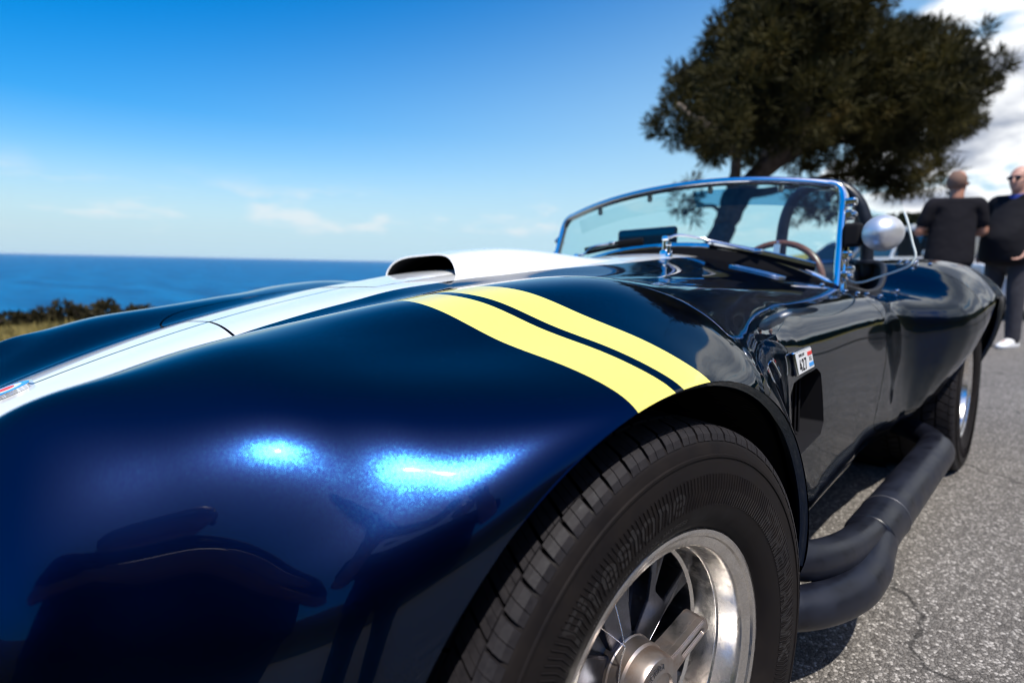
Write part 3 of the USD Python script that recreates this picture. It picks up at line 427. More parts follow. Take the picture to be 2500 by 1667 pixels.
_cz = np.interp(_zx, _c6[np.argsort(_c6[:, 0]), 0], _c6[np.argsort(_c6[:, 0]), 2]); _zt[0], _zt[-1] = _cz[0], _cz[-1]
_dz = PchipInterpolator(_zx, _zt - _cz); _in = (S_[..., 0] > -2.5) & (S_[..., 0] < -1.36)
S_[..., 2] += np.where(_in, _dz(np.clip(S_[..., 0], -2.5, -1.36)), 0) * (1 - smooth01((VV - 7.2) / 3.2))
S_[..., 1] -= np.interp(VV, [10.3, 11, 12, 13, 14, 15], [0, .006, .034, .075, .115, .06]) * smooth01((-1.52 - S_[..., 0]) / .32) * smooth01((S_[..., 0] + 2.62) / .3)
relax(-.72, -.14, .14, 6.0, (9, 7)); relax(-1.50, -1.02, .16, 5.0, (11, 5))
_w = smooth01((S_[..., 0] - .02) / .12) * smooth01((.76 - S_[..., 0]) / .08) * (1 - smooth01((VV - 4.8) / 1.6)); _g1 = gaussian_filter(S_, (34, 4, 0), mode='nearest'); _g1 = 2 * _g1 - gaussian_filter(_g1, (34, 4, 0), mode='nearest'); S_ = S_ + (_g1 - S_) * _w[..., None]; S_[:, 0, 1] = 0
_gu, _gv = np.gradient(S_, axis=0), np.gradient(S_, axis=1); _gn = np.cross(_gv, _gu); _gn /= np.maximum(np.linalg.norm(_gn, axis=-1, keepdims=True), 1e-12)
_w = smooth01((VV - .6) / .8)[..., None] * ((S_[..., 0] > -2.4) & (S_[..., 0] < .79))[..., None]; N_ = N_ * (1 - _w) + _gn * _w
i, j = np.meshgrid(np.arange(nu - 1), np.arange(nv - 1), indexing='ij'); a = (i * nv + j).ravel()
GF = np.vstack([np.c_[a, a + 1, a + nv + 1], np.c_[a, a + nv + 1, a + nv]])
def clip(A, F, fun):
    """Splits a triangle soup with per-vertex attributes A (x y z nx ny nz v) by the sign of fun(A): returns (outside >0, inside <=0)."""
    s = fun(A); s = np.where(np.abs(s) < 1e-9, 1e-9, s); pos = s[F] > 0; c = pos.sum(1)
    out, ins = [F[c == 3]], [F[c == 0]]; newA = []; base = len(A)
    for cnt in (1, 2):
        T = F[c == cnt]; pp = pos[c == cnt]
        if len(T) == 0: continue
        lone = (pp if cnt == 1 else ~pp).argmax(1); k = np.arange(len(T))
        p0, p1, p2 = T[k, lone], T[k, (lone + 1) % 3], T[k, (lone + 2) % 3]
        t1 = (s[p0] / (s[p0] - s[p1]))[:, None]; t2 = (s[p0] / (s[p0] - s[p2]))[:, None]
        q1, q2 = A[p0] * (1 - t1) + A[p1] * t1, A[p0] * (1 - t2) + A[p2] * t2
        i1 = base + np.arange(len(T)); i2 = i1 + len(T); base += 2 * len(T); newA += [q1, q2]
        tri, quad = np.c_[p0, i1, i2], np.vstack([np.c_[i1, p1, p2], np.c_[i1, p2, i2]])
        (out if cnt == 1 else ins).append(tri); (ins if cnt == 1 else out).append(quad)
    A2 = np.vstack([A] + newA) if newA else A
    def compact(L):
        Fk = np.vstack(L) if L else np.zeros((0, 3), int)
        u, inv = np.unique(Fk, return_inverse=True); return A2[u], inv.reshape(-1, 3)
    return compact(out), compact(ins)
def joined(*ps):
    As, Fs, n = [], [], 0
    for A, F in ps: As.append(A); Fs.append(F + n); n += len(A)
    return np.vstack(As), np.vstack(Fs)
def mirrored(P): A, F = P; A = A.copy(); A[:, 1] *= -1; A[:, 4] *= -1; A[:, 2] += PchipInterpolator([-4, -.7, -.45, .05, .30, .60, 2], [0, .001, .003, .008, .002, -.015, -.020])(A[:, 0]) * smooth01((-A[:, 1] - .2) / .25); return A, F[:, ::-1]
def put(name, P, m, parent=None, **kw):
    A, F = P
    nn = A[:, 3:6] / np.maximum(np.linalg.norm(A[:, 3:6], axis=1, keepdims=True), 1e-9)
    return obj(name, (A[:, :3], F), m, parent or car, normals=nn, **kw)
def seg_dist(x, z, pts):
    d = np.full(len(x), 9.0)
    for (x0, z0), (x1, z1) in zip(pts[:-1], pts[1:]):
        ax, az = x1 - x0, z1 - z0; t = np.clip(((x - x0) * ax + (z - z0) * az) / (ax * ax + az * az), 0, 1)
        d = np.minimum(d, np.hypot(x - x0 - t * ax, z - z0 - t * az))
    return d
RA, RB, XB, ZC = 0.39, 0.378, -2.286, 0.335
half = (np.c_[S_.reshape(-1, 3), N_.reshape(-1, 3), VV.ravel()], GF)
def f_arch(xc, R): return lambda A: np.where(A[:, 6] > 5.5, np.hypot(A[:, 0] - xc, A[:, 2] - ZC) - R, 1.0)
half, _ = clip(*half, f_arch(0, RA)); half, _ = clip(*half, f_arch(XB, RB))
def f_cockpit(A): return np.where(A[:, 6] < 9, (np.abs((A[:, 0] + 1.745) / 0.405) ** 3.2 + np.abs(A[:, 1] / 0.598) ** 3.6) - 1, 1.0)
half, _ = clip(*half, f_cockpit)
# side vent opening
VENT = sg.Polygon([(-.505, .612), (-.532, .627), (-.70, .630), (-.722, .618), (-.732, .515), (-.712, .496), (-.56, .488), (-.52, .50)]).buffer(.012).buffer(-.006)
_vp = np.array(VENT.exterior.coords)
def poly_sd(x, z, P):
    d = seg_dist(x, z, [tuple(q) for q in P]); inside = shapely.contains_xy(sg.Polygon(P), x, z); return np.where(inside, -d, d)
def f_vent(A): return np.where(A[:, 6] > 8, poly_sd(A[:, 0], A[:, 2], _vp), 1.0)
half, _ = clip(*half, f_vent)
# doors
DOORF = [(-1.30, .86), (-1.325, .79), (-1.35, .755), (-1.372, .70), (-1.372, .65), (-1.345, .56), (-1.30, .48), (-1.24, .40)]
DOORL = DOORF + [(-1.26, .375), (-1.32, .36), (-1.80, .355), (-1.86, .37), (-1.89, .40), (-1.96, .60), (-1.985, .74), (-1.985, .86)]
def f_door(A): return np.where((A[:, 6] > 5.6), poly_sd(A[:, 0], A[:, 2], np.array(DOORL + DOORL[:1])), 1.0)
shell, door = clip(*half, lambda A: f_door(A) - .0022)
_, door = clip(*door, lambda A: f_door(A) + .0022)
# bonnet
def f_bonnet(A):
    fx = 0.262 + 0.10 * np.abs(A[:, 1]) ** 1.0; cx, hx = (fx - 0.82) / 2, (fx + 0.82) / 2
    qx, qy = np.abs(A[:, 0] - cx) - hx + .07, np.abs(A[:, 1]) - .325 + .07
    return np.where(A[:, 6] < 6, np.hypot(np.maximum(qx, 0), np.maximum(qy, 0)) + np.minimum(np.maximum(qx, qy), 0) - .07, 1.0)
shell, bonnet = clip(*shell, lambda A: f_bonnet(A) - .002)
_, bonnet = clip(*bonnet, lambda A: f_bonnet(A) + .002)
def f_white(A): return np.where(A[:, 6] < 4.5, np.abs(np.abs(A[:, 1]) - .1035) - .0965, 1.0)
def f_front(A): return -1.21 - A[:, 0]
bonnet, bonnet_w = clip(*bonnet, f_white)
shell, shell_w = clip(*shell, f_white)
cowl_rear, nose_w = clip(*shell_w, f_front)             # x < -1.21 / x > -1.21
shell_keep, tail_w = clip(*cowl_rear, lambda A: A[:, 0] + 2.14)
shell = joined(shell, shell_keep)
def yellow(x0, x1): return lambda A: np.where((A[:, 6] > 3.1) & (A[:, 6] < 12), np.abs(A[:, 0] - (x0 + x1) / 2) - (x1 - x0) / 2, 1.0)
near = shell
near, ys1 = clip(*near, yellow(.041, .100))
near, ys2 = clip(*near, yellow(-.029, .026))
# nose and tail closed by fans
def cap(grid_row, nrm):
    P = np.vstack([grid_row, grid_row[::-1] * [1, -1, 1]]); c = P.mean(0); k = len(P)
    A = np.c_[np.vstack([P, c]), np.tile(nrm, (k + 1, 1)), np.zeros(k + 1)]; return A, np.array([(q, (q + 1) % k, k) for q in range(k)])
tail = cap(S_[-1], (-1, 0, 0))
put('body', joined(near, mirrored(shell), tail), PAINT)
put('bonnet', joined(bonnet, mirrored(bonnet)), PAINT)
nose_f, nose_b = clip(*nose_w, lambda A: A[:, 0] + .3)
for P in (nose_f, mirrored(nose_f), nose_b, mirrored(nose_b), bonnet_w, mirrored(bonnet_w), tail_w, mirrored(tail_w)): put('white_stripe', P, WHITE)
put('yellow_stripe', ys1, YELLOW); put('yellow_stripe', ys2, YELLOW)
put('door', door, PAINT); put('door', mirrored(door), PAINT)
# dark channels under the panel gaps (bonnet and door shut lines)
def channel(A, F, fun, w, depth):
    (o, ins) = clip(A, F, lambda B: np.abs(fun(B)) - w); B, G = ins; B = B.copy(); B[:, :3] -= B[:, 3:6] * depth; return B, G
raw = (np.c_[S_.reshape(-1, 3), N_.reshape(-1, 3), VV.ravel()], GF)
raw, _ = clip(*raw, f_cockpit)
gaps = joined(channel(*raw, f_bonnet, .012, .006), channel(*raw, f_door, .012, .006))
put('panel_gap', joined(gaps, mirrored(gaps)), GAP)
# interior skin behind openings
# wheel arch lips and liners
def lip_curve(xc, R):
    r = np.hypot(S_[..., 0] - xc, S_[..., 2] - ZC) - R; ok = VV > 5.6; pts = []
    for d in (0, 1):
        a0, a1 = (r[:-1], r[1:]) if d == 0 else (r[:, :-1], r[:, 1:]); o = ok[:-1] if d == 0 else ok[:, :-1]
        s0, s1 = (S_[:-1], S_[1:]) if d == 0 else (S_[:, :-1], S_[:, 1:])
        I = np.where((a0 * a1 < 0) & o); t = (a0[I] / (a0[I] - a1[I]))[:, None]; pts.append(s0[I] * (1 - t) + s1[I] * t)
    P = np.vstack(pts); P = P[(P[:, 2] > .235)]; th = np.arctan2(P[:, 2] - ZC, P[:, 0] - xc); o = np.argsort(th); P, th = P[o], th[o]
    q = np.linspace(th[2], th[-3], 140)
    from scipy.interpolate import UnivariateSpline
    y = UnivariateSpline(th, P[:, 1], k=3, s=len(th) * 1.2e-6)(q)
    return q, y
def arch_parts(xc, R, sgn):
    q, y = lip_curve(xc, R); prof = [(0, 0), (.0005, -.002), (-.0025, -.0055), (-.006, -.007), (-.0095, -.011), (-.010, -.022), (-.004, -.030), (.004, -.034)]
    V = np.array([[(xc + (R + dr) * math.cos(t), sgn * (yy + dy), ZC + (R + dr) * math.sin(t)) for dr, dy in prof] for t, yy in zip(q, y)])
    def grid_faces(n, k, flip):
        a = (np.arange(n - 1)[:, None] * k + np.arange(k - 1)).ravel(); F = np.vstack([np.c_[a, a + 1, a + k + 1], np.c_[a, a + k + 1, a + k]]); return F[:, ::-1] if flip else F
    obj('wheel_arch_lip', (V.reshape(-1, 3), grid_faces(len(q), len(prof), sgn < 0)), PAINT, car, smooth=50)
    qq = np.linspace(q[0] - .25, q[-1] + .25, 80); yi = np.interp(qq, q, y); rows = [(R + .003, lambda yy: yy - .033), (R + .012, lambda yy: yy * 0 + .60), (R - .02, lambda yy: yy * 0 + .44), (.05, lambda yy: yy * 0 + .43)]
    V = np.array([[(xc + r * math.cos(t), sgn * float(fy(np.array(yy))), ZC + r * math.sin(t)) for r, fy in rows] for t, yy in zip(qq, yi)])
    obj('wheel_well', (V.reshape(-1, 3), grid_faces(len(qq), len(rows), sgn < 0)), WELL, car)
for sg_ in (1, -1): arch_parts(0, RA, sg_); arch_parts(XB, RB, sg_)
def section_y(x, z, side=1):
    """y of the outer body skin at (x, z)."""
    k = np.abs(S_[:, 100, 0] - x).argmin(); row = S_[k]; m = VV[k] > 8; return float(np.interp(-z, -row[m][:, 2], row[m][:, 1]))
def top_z(x, y):
    k = np.abs(S_[:, 60, 0] - x).argmin(); row = S_[k]; m = VV[k] < 7.5; return float(np.interp(abs(y), row[m][:, 1], row[m][:, 2]))

# side vent: recess, louvres and a rim bead
vy = section_y(-.62, .56)
louv = part_group('side_vent', car)
V2 = _vp[:-1]; k = len(V2); yo = np.array([section_y(x, z) for x, z in V2])
A = np.vstack([np.c_[V2[:, 0], yo, V2[:, 1]], np.c_[V2[:, 0], yo - .05, V2[:, 1]], [[-.62, vy - .05, .56]]]); F = [(q, (q + 1) % k, k + (q + 1) % k) for q in range(k)] + [(q, k + (q + 1) % k, k + q) for q in range(k)] + [(k + q, k + (q + 1) % k, 2 * k) for q in range(k)]
obj('recess', (A, np.array(F)), GAP, louv)
for q in range(7):
    x = -.535 - q * .026; obj('louvre', moved(box(.020, .003, .125, bev=.001), rot((0, 0, 1), .75), (x, section_y(x, .56) - .040, .558)), GAP, louv)
# badge
bp = np.array([-.590, 0, .666]); bp[1] = section_y(bp[0], bp[2])
t1 = np.array([-.05, section_y(bp[0] - .05, bp[2]) - bp[1], 0]); t1 /= np.linalg.norm(t1); t2 = np.array([0, section_y(bp[0], bp[2] + .02) - section_y(bp[0], bp[2] - .02), .04]); t2 /= np.linalg.norm(t2)
t2 = t2 - (t2 @ t1) * t1; t2 /= np.linalg.norm(t2); t3 = np.cross(t1, t2)
RB3 = np.stack([t1, t2, t3], 1)
bad = part_group('badge', car)
def on_badge(m, u, v, w): return moved(m, RB3, bp + RB3 @ np.array([u, v, w]))
obj('plate', on_badge(rbox(.116, .046, .009, .0035), 0, 0, .0055), CHROME, bad, smooth=40)
obj('face', on_badge(box(.109, .039, .001), 0, 0, .0102), BADGE_W, bad)
obj('red_bar', on_badge(box(.030, .0072, .001), .036, .0105, .0111), BADGE_R, bad); obj('blue_bar', on_badge(box(.030, .0072, .001), .036, -.0115, .0111), BADGE_B, bad)
def text_on(s, h, cx, cy, bold=False, sxy=(1, 1)):
    m = meshkit.text_mesh(s, h, .0006, bold); m.apply_scale([sxy[0], sxy[1], 1]); b = m.bounds; m.apply_translation([cx - (b[0, 0] + b[1, 0]) / 2, cy - (b[0, 1] + b[1, 1]) / 2, 0]); return m
obj('lettering', on_badge(text_on('427', .021, -.020, -.005, True, (.95, 1)), 0, 0, .0107), BLACK, bad)
obj('lettering', on_badge(text_on('SHELBY', .0050, -.020, .0135, False, (1.5, 1)), 0, 0, .0107), BLACK, bad)
obj('lettering', on_badge(text_on('S C', .0075, .036, -.0005, False, (1.1, 1)), 0, 0, .0107), BLACK, bad)
# round nose emblem
ez = top_z(.50, 0) ; e2 = np.array([top_z(.51, 0) - top_z(.49, 0)]) / .02; en = np.array([-float(e2[0]), 0, 1.0]); en /= np.linalg.norm(en); ex = np.array([en[2], 0, -en[0]])
RE = np.stack([ex, np.array([0, 1.0, 0]), en], 1); emb = part_group('nose_emblem', car)
def disc(r, h, k=40): return moved(trimesh.creation.cylinder(radius=r, height=h, sections=k))
for nm, r, h, m_, zz in (('ring', .034, .006, CHROME, .003), ('field', .030, .0062, BADGE_B, .0035), ('roundel', .021, .0066, BADGE_W, .004), ('roundel', .012, .007, BADGE_R, .0045)):
    obj(nm, moved(disc(r, h), RE, np.array([.548, 0, top_z(.548, 0)]) + en * zz), m_, emb, smooth=40)

# bonnet scoop
sc = part_group('bonnet_scoop', car)
xs = np.linspace(-.225, -.90, 48); ky = np.linspace(-1, 1, 49)
def scoop_h(x):
    t = (-.225 - x) / .675; return .050 * (1 - smooth01((t - .18) / .82)) * (0.93 + .07 * smooth01(t / .12)) + .0
def scoop_w(x):
    t = (-.225 - x) / .675; return .150 + .03 * t - .03 * smooth01((t - .55) / .45)
def scoop_pt(x, s, dh=0.0, dw=0.0):
    w = scoop_w(x) + dw; prof = (1 - abs(s) ** 4.5) ** .62; y = w * np.sign(s) * abs(s) ** 0.92
    return (x + .02 * (abs(s) ** 2), y, top_z(x, y) - .0015 + (scoop_h(x) + dh) * prof)
V = np.array([[scoop_pt(x, s) for s in ky] for x in xs]); n = len(ky); a = (np.arange(len(xs) - 1)[:, None] * n + np.arange(n - 1)).ravel()
shellm = trimesh.Trimesh(V.reshape(-1, 3), np.vstack([np.c_[a, a + n, a + n + 1], np.c_[a, a + n + 1, a + 1]]), process=False)
if shellm.face_normals[:, 2].mean() < 0: shellm.invert()
fz = shellm.triangles_center[:, 1]
mid_ = np.abs(fz) < .0045
obj('shell', shellm.submesh([~mid_], append=True), WHITE, sc, smooth=True); obj('centre_line', shellm.submesh([mid_], append=True), PAINT, sc, smooth=True)
Vi = np.array([[np.array(scoop_pt(x, s, -.004, -.004)) + [-.001, 0, 0] for s in ky] for x in np.linspace(-.226, -.46, 12)]); a = (np.arange(11)[:, None] * n + np.arange(n - 1)).ravel()
Fi = np.vstack([np.c_[a, a + n + 1, a + n], np.c_[a, a + 1, a + n + 1]]); last = np.arange(11 * n, 12 * n); Vc = np.vstack([Vi.reshape(-1, 3), [[-.46, 0, top_z(-.46, 0)]]])
Fi = np.vstack([Fi, [(last[q], last[q + 1], 12 * n) for q in range(n - 1)]]); obj('intake', (Vc, Fi), BLACK, sc)
fl = np.array([[(x, y, top_z(x, y) + .0035) for y in np.linspace(-.137, .137, 15)] for x in np.linspace(-.232, -.45, 8)]); a = (np.arange(7)[:, None] * 15 + np.arange(14)).ravel()
obj('intake_floor', (fl.reshape(-1, 3), np.vstack([np.c_[a, a + 15, a + 16], np.c_[a, a + 16, a + 1]])), BLACK, sc)
edge = np.array([scoop_pt(-.225, s, -.0015, -.001) for s in np.linspace(-1, 1, 61)]); obj('mouth_rim', tube(edge, .0026, 8), WHITE, sc, smooth=True)
# raised lip of the bonnet in front of the mouth
tong = np.array([[(x, y, top_z(x, y) + .0045 * smooth01((-.01 - x) / .20) * (1 - abs(y / .13) ** 6)) for y in np.linspace(-.13, .13, 31)] for x in np.linspace(-.01, -.255, 24)]); a = (np.arange(23)[:, None] * 31 + np.arange(30)).ravel()
tm = trimesh.Trimesh(tong.reshape(-1, 3), np.vstack([np.c_[a, a + 31, a + 32], np.c_[a, a + 32, a + 1]]), process=False)
if tm.face_normals[:, 2].mean() < 0: tm.invert()
tm.apply_translation([0, 0, .0006]); obj('intake_lip', tm, WHITE, sc, smooth=True)

# nose: grille, headlights, indicator (in front of the picture's left edge)
g = part_group('grille', car)
ring = S_[0]; full = np.vstack([ring, (ring * [1, -1, 1])[::-1]])
obj('mouth_trim', tube(full[::6] + [.002, 0, 0], .007, 8, closed=True, up=(1, 0, 0)), CHROME, g, smooth=True)
kf = len(full); obj('opening', (np.vstack([full + [-.004, 0, 0], full * [1, .9, .9] + [-.16, 0, .046], [[.64, 0, .46]]]), np.array([(q, (q + 1) % kf, kf + (q + 1) % kf) for q in range(kf)] + [(q, kf + (q + 1) % kf, kf + q) for q in range(kf)] + [(kf + q, kf + (q + 1) % kf, 2 * kf) for q in range(kf)])), BLACK, g)
for q in range(9): obj('grille_bar', tube([(.74, -.26 + q * .065, .385), (.74, -.26 + q * .065, .535)], .004, 6), CHROME, g, smooth=True)
LAMPGLASS = glassy('lamp_glass', (0.95, 0.96, 0.97))
for s in (1, -1):
    h = part_group('headlight', car); c = np.array([.668, s * .50, .615]); dirn = np.array([.93, s * .12, .34]); dirn /= np.linalg.norm(dirn)
    xa = np.cross([0, 0, 1.0], dirn); xa /= np.linalg.norm(xa); RH = np.stack([xa, np.cross(dirn, xa), dirn], 1)
    obj('bezel', moved(trimesh.creation.torus(.088, .009, 40, 10), RH, c + dirn * .012), CHROME, h, smooth=True)
    obj('reflector', moved(ball(.085, sub=3, s=(1, 1, .35)), RH, c - dirn * .01), SATIN, h, smooth=True)
    obj('lens', moved(ball(.088, sub=3, s=(1, 1, .30)), RH, c + dirn * .008), LAMPGLASS, h, smooth=True)

# ------------------------------------------------ wheels
def wheel(name, centre, steer, side, detail, half_w=.125, R=.337):
    w = UsdGeom.Xform.Define(stage, path_for(name, car)); Mx = np.eye(4); c_, s_ = math.cos(steer), math.sin(steer)
    Mx[0, :3], Mx[1, :3], Mx[2, :3], Mx[3, :3] = (c_, s_, 0), (-s_, c_, 0), (0, 0, 1), centre
    if side < 0: Mx[0, :3] *= -1; Mx[1, :3] *= -1
    w.AddTransformOp().Set(Gf.Matrix4d(*Mx.ravel().tolist())); w = str(w.GetPath())
    hw = half_w; k = R / .337
    tyre = [(.196, hw - .030), (.207, hw - .024), (.212, hw - .016), (.222, hw - .008), (.240, hw - .002), (.262, hw), (.288, hw - .0005), (.300, hw - .002), (.3005, hw - .0005), (.3035, hw - .0005), (.304, hw - .003), (.314, hw - .005), (.3215, hw - .0085), (.3275, hw - .018), (.3285, .0), (.3275, -hw + .018), (.3215, -hw + .0085), (.288, -hw), (.24, -hw + .002), (.207, -hw + .024), (.196, -hw + .03)]
    obj('tyre', lathe(np.array(tyre) * [k, 1], 128), RUBBER, w, smooth=35)
    # tread: two rows of shoulder blocks seen from the side, and a centre band
    nb = 66
    def block(t0, t1, prof, skew=0.0):
        pts = []
        for t, in ((t0,), (t1,)):
            for r, y in prof: tt = t + skew * (hw - y); pts.append((-math.sin(tt) * r * k, y, math.cos(tt) * r * k))
        n_ = len(prof); F = [(q, (q + 1) % n_, n_ + (q + 1) % n_) for q in range(n_)] + [(q, n_ + (q + 1) % n_, n_ + q) for q in range(n_)] + [(0, q + 1, q) for q in range(1, n_ - 1)] + [(n_, n_ + q, n_ + q + 1) for q in range(1, n_ - 1)]
        m = trimesh.Trimesh(np.array(pts), np.array(F), process=False)
        if m.volume < 0: m.invert()
        return m
    sh = [(.3195, hw - .0065), (.3275, hw - .0095), (.3335, hw - .016), (.3365, hw - .026), (.3378, hw - .045), (.3385, hw - .058), (.326, hw - .058), (.326, hw - .018)]
    sh_o = [(.3195, hw - .0065), (.3275, hw - .0095), (.3335, hw - .016), (.3355, hw - .0225), (.326, hw - .0225), (.326, hw - .018)]
    sh_i = [(.3358, hw - .0245), (.3366, hw - .030), (.3378, hw - .045), (.3385, hw - .058), (.326, hw - .058), (.326, hw - .0245)]
    ce = [(.3385, hw - .064), (.3392, hw - .100), (.326, hw - .100), (.326, hw - .064)]
    rib = [(.3392, hw - .106), (.3392, -hw + .106), (.326, -hw + .106), (.326, hw - .106)]
    rest = []
    for q in range(nb):
        a0 = q * 2 * math.pi / nb; a1 = a0 + 2 * math.pi / nb * .86; a2 = a0 + 2 * math.pi / nb * .42
        # each block is split by a narrow sipe
        am = a0 + (a1 - a0) * .46; b1 = cat_(block(a0, am - .0015, sh_o, .9), block(am + .0015, a1, sh_o, .9), block(a0, a0 + (a1 - a0) * .30, sh_i, 1.3)); b2 = cat_(block(a0 + (a1 - a0) * .30 + .0024, a0 + (a1 - a0) * .66, sh_i, 1.3), block(a0 + (a1 - a0) * .66 + .0024, a1, sh_i, 1.3)); c1 = block(a0 + .03, a1 + .03, ce, -1.2)
        if detail == 2: obj('tread_block', cat_(b1, b2), TREAD, w, smooth=25); obj('tread_block', c1, TREAD, w)
        elif detail == 1: obj('tread_block', cat_(b1, b2), TREAD, w, smooth=25); rest.append(c1)
        else: rest += [b1, b2, c1]
        rest.append(block(a0 + .05, a1 + .05, [(r, -y) for r, y in ce[::-1]], -1.2)); rest.append(block(a0, a1, [(r, -y) for r, y in sh[::-1]], .9))
    rest.append(lathe(np.array(rib + rib[:1]) * [k, 1], 96)); obj('tread', cat_(*rest), TREAD, w, kind='stuff')
    if detail:
        # moulded sidewall lettering and fine radial ribbing
        def around(s, h, r0, phi, lift, squeeze=1.0, rev=False):
            m = meshkit.text_mesh(s, h, .0008, True); v = np.array(m.vertices); v[:, 0] = (v[:, 0] - v[:, 0].max() / 2) * squeeze; rr = r0 + v[:, 1]; ph = phi + v[:, 0] / (r0 + h / 2)
            yb = np.interp(rr, [q[0] for q in tyre[:13]], [q[1] for q in tyre[:13]]); m.vertices = np.c_[-np.sin(ph) * rr, yb + v[:, 2] - .0004, np.cos(ph) * rr]; return m
        obj('lettering', around('Firestone', .030, .246, -.42, 0, 1.18), LETTER, w); obj('lettering', around('FIREHAWK', .030, .246, 1.30, 0, 1.25), LETTER, w)
        obj('lettering', around('TUBELESS RADIAL  MAX LOAD  MAX PRESS', .0055, .2275, -.35, 0, 1.1), LETTER, w); obj('lettering', around('INDY 500', .014, .252, 2.75, 0, 1.2), LETTER, w)
        ribs = []
        for q in range(260):
            ph = q * 2 * math.pi / 260
            pts = [(-math.sin(ph + d) * r, y, math.cos(ph + d) * r) for r, y, d in ((.243, hw - .0008, 0), (.262, hw + .0006, .012), (.281, hw + .0004, 0))]
            ribs.append(tube(pts, .0007, 4))
        obj('sidewall_ribbing', cat_(*ribs), RUBBER, w, kind='stuff')
    # rim: broad polished lip, stepped barrel
    y0 = hw - .020
    rim = [(.205, y0 - .030), (.2085, y0 - .006), (.2085, y0 - .001), (.2068, y0 + .0015), (.203, y0 + .002), (.1985, y0), (.1965, y0 - .003), (.1925, y0 - .0045), (.1845, y0 - .0075), (.1825, y0 - .0095), (.1805, y0 - .016), (.1755, y0 - .040), (.1740, y0 - .0415), (.1730, y0 - .044), (.1705, y0 - .062), (.168, y0 - .075), (.163, y0 - .078), (.160, y0 - .10), (.158, -.02), (.17, -.10), (.19, -.11)]
    obj('rim', lathe(rim, 128), ALLOY, w, smooth=28)
    yf = y0 - .085                                       # plane of the spoke faces near the rim
    # six forked spokes round a dished centre
    def layered(poly, yb, yt, b=.0035, steps=4):
        ms = []
        for q in range(steps):
            a = (q + 1) / steps * math.pi / 2; inset = b * (1 - math.cos(a)); top = yt - b + b * math.sin(a); p_ = poly.buffer(-inset)
            if p_.is_empty: continue
            for g_ in (p_.geoms if hasattr(p_, 'geoms') else [p_]): ms.append(trimesh.creation.extrude_polygon(g_, top - yb))
        m = cat_(*ms); v = np.array(m.vertices); m.vertices = np.c_[v[:, 0], v[:, 2] + yb, v[:, 1]]; m.invert(); return m
    spoke = sg.Polygon([(-.021, .040), (.021, .040), (.027, .085), (.042, .120), (.062, .160), (.03, .170), (-.03, .170), (-.062, .160), (-.042, .120), (-.027, .085)])
    slot = sg.Polygon([(-.009, .112), (.009, .112), (.028, .180), (-.028, .180)]).buffer(.0075)
    spoke = spoke.buffer(.004).buffer(-.004).difference(slot)
    base = layered(spoke, yf - .028, yf + .006)
    v = np.array(base.vertices); r = np.hypot(v[:, 0], v[:, 2]); v[:, 1] += .010 * smooth01((.15 - r) / .09); base.vertices = v
    for q in range(6):
        obj('spoke', moved(base, rot((0, 1, 0), q * math.pi / 3 + .18)), CAST, w, smooth=35)
    obj('wheel_centre', lathe([(.105, yf - .05), (.107, yf - .022), (.104, yf - .016), (.07, yf - .004), (.046, yf + .006), (.046, yf - .04)], 64), CAST, w, smooth=30)
    obj('brake_disc', lathe([(.155, yf - .075), (.155, yf - .085), (.05, yf - .085)][::-1] + [(.05, yf - .075), (.155, yf - .075)], 48), GAP, w)
    hub = [(.047, yf + .004), (.048, yf + .020), (.0465, yf + .022), (.0465, yf + .040), (.044, yf + .043), (.043, yf + .060), (.040, yf + .066), (.024, yf + .070), (.023, yf + .066), (.010, yf + .064), (.0, yf + .064)]
    obj('hub', lathe(hub, 48), SPIN, w, smooth=30)
    wing2 = sg.Polygon([(-.014, .018), (.014, .018), (.0095, .060), (.0085, .116), (.006, .121), (-.006, .121), (-.0085, .116), (-.0095, .060)]).buffer(.003)
    groove = sg.LineString([(0, .062), (0, .108)]).buffer(.0022)
    wg = layered(wing2.difference(groove), yf + .030, yf + .062, .004); floor_ = layered(wing2, yf + .030, yf + .052, .002)
    for q in range(2):
        a = -math.radians(74) + q * math.pi
        obj('spinner_wing', moved(cat_(wg, floor_), rot((0, 1, 0), a)), SPIN, w, smooth=35)
    if detail == 2:
        t = meshkit.text_mesh('COBRA', .0075, .0008, True); v = np.array(t.vertices); ph = (v[:, 0] - v[:, 0].max() / 2) / .030; rr = .0275 + v[:, 1]; t.vertices = np.c_[-np.sin(ph - .3) * rr, yf + .0682 + v[:, 2], np.cos(ph - .3) * rr]; obj('lettering', t, CAST, w)
        wire = bez([(.052, yf + .010, -.10), (.049, yf + .030, -.03), (.046, yf + .040, .015), (.046, yf + .045, .05), (.044, yf + .05, .072)], 60); tw = np.linspace(0, 90, 60)
        for s in (0, math.pi): obj('safety_wire', tube(wire + np.c_[np.cos(tw + s), 0 * tw, np.sin(tw + s)] * .0011, .0009, 6), CHROME, w, smooth=True)
        obj('safety_wire', tube(bez([(.044, yf + .05, .072), (.038, yf + .035, .10), (.030, yf + .012, .135)], 12), .0008, 6), CHROME, w, smooth=True)
        obj('safety_wire', tube(bez([(.044, yf + .05, .072), (.051, yf + .03, .082), (.058, yf + .012, .09)], 10), .0008, 6), CHROME, w, smooth=True)
    return w
wheel('front_wheel', (0, .70, .335), -.0767, 1, 2)
wheel('rear_wheel', (-2.286, .685, .337), 0, 1, 1, half_w=.14, R=.339)
wheel('front_wheel', (0, -.70, .335), -.0767, -1, 0)
wheel('rear_wheel', (-2.286, -.685, .337), 0, -1, 0, half_w=.14, R=.339)

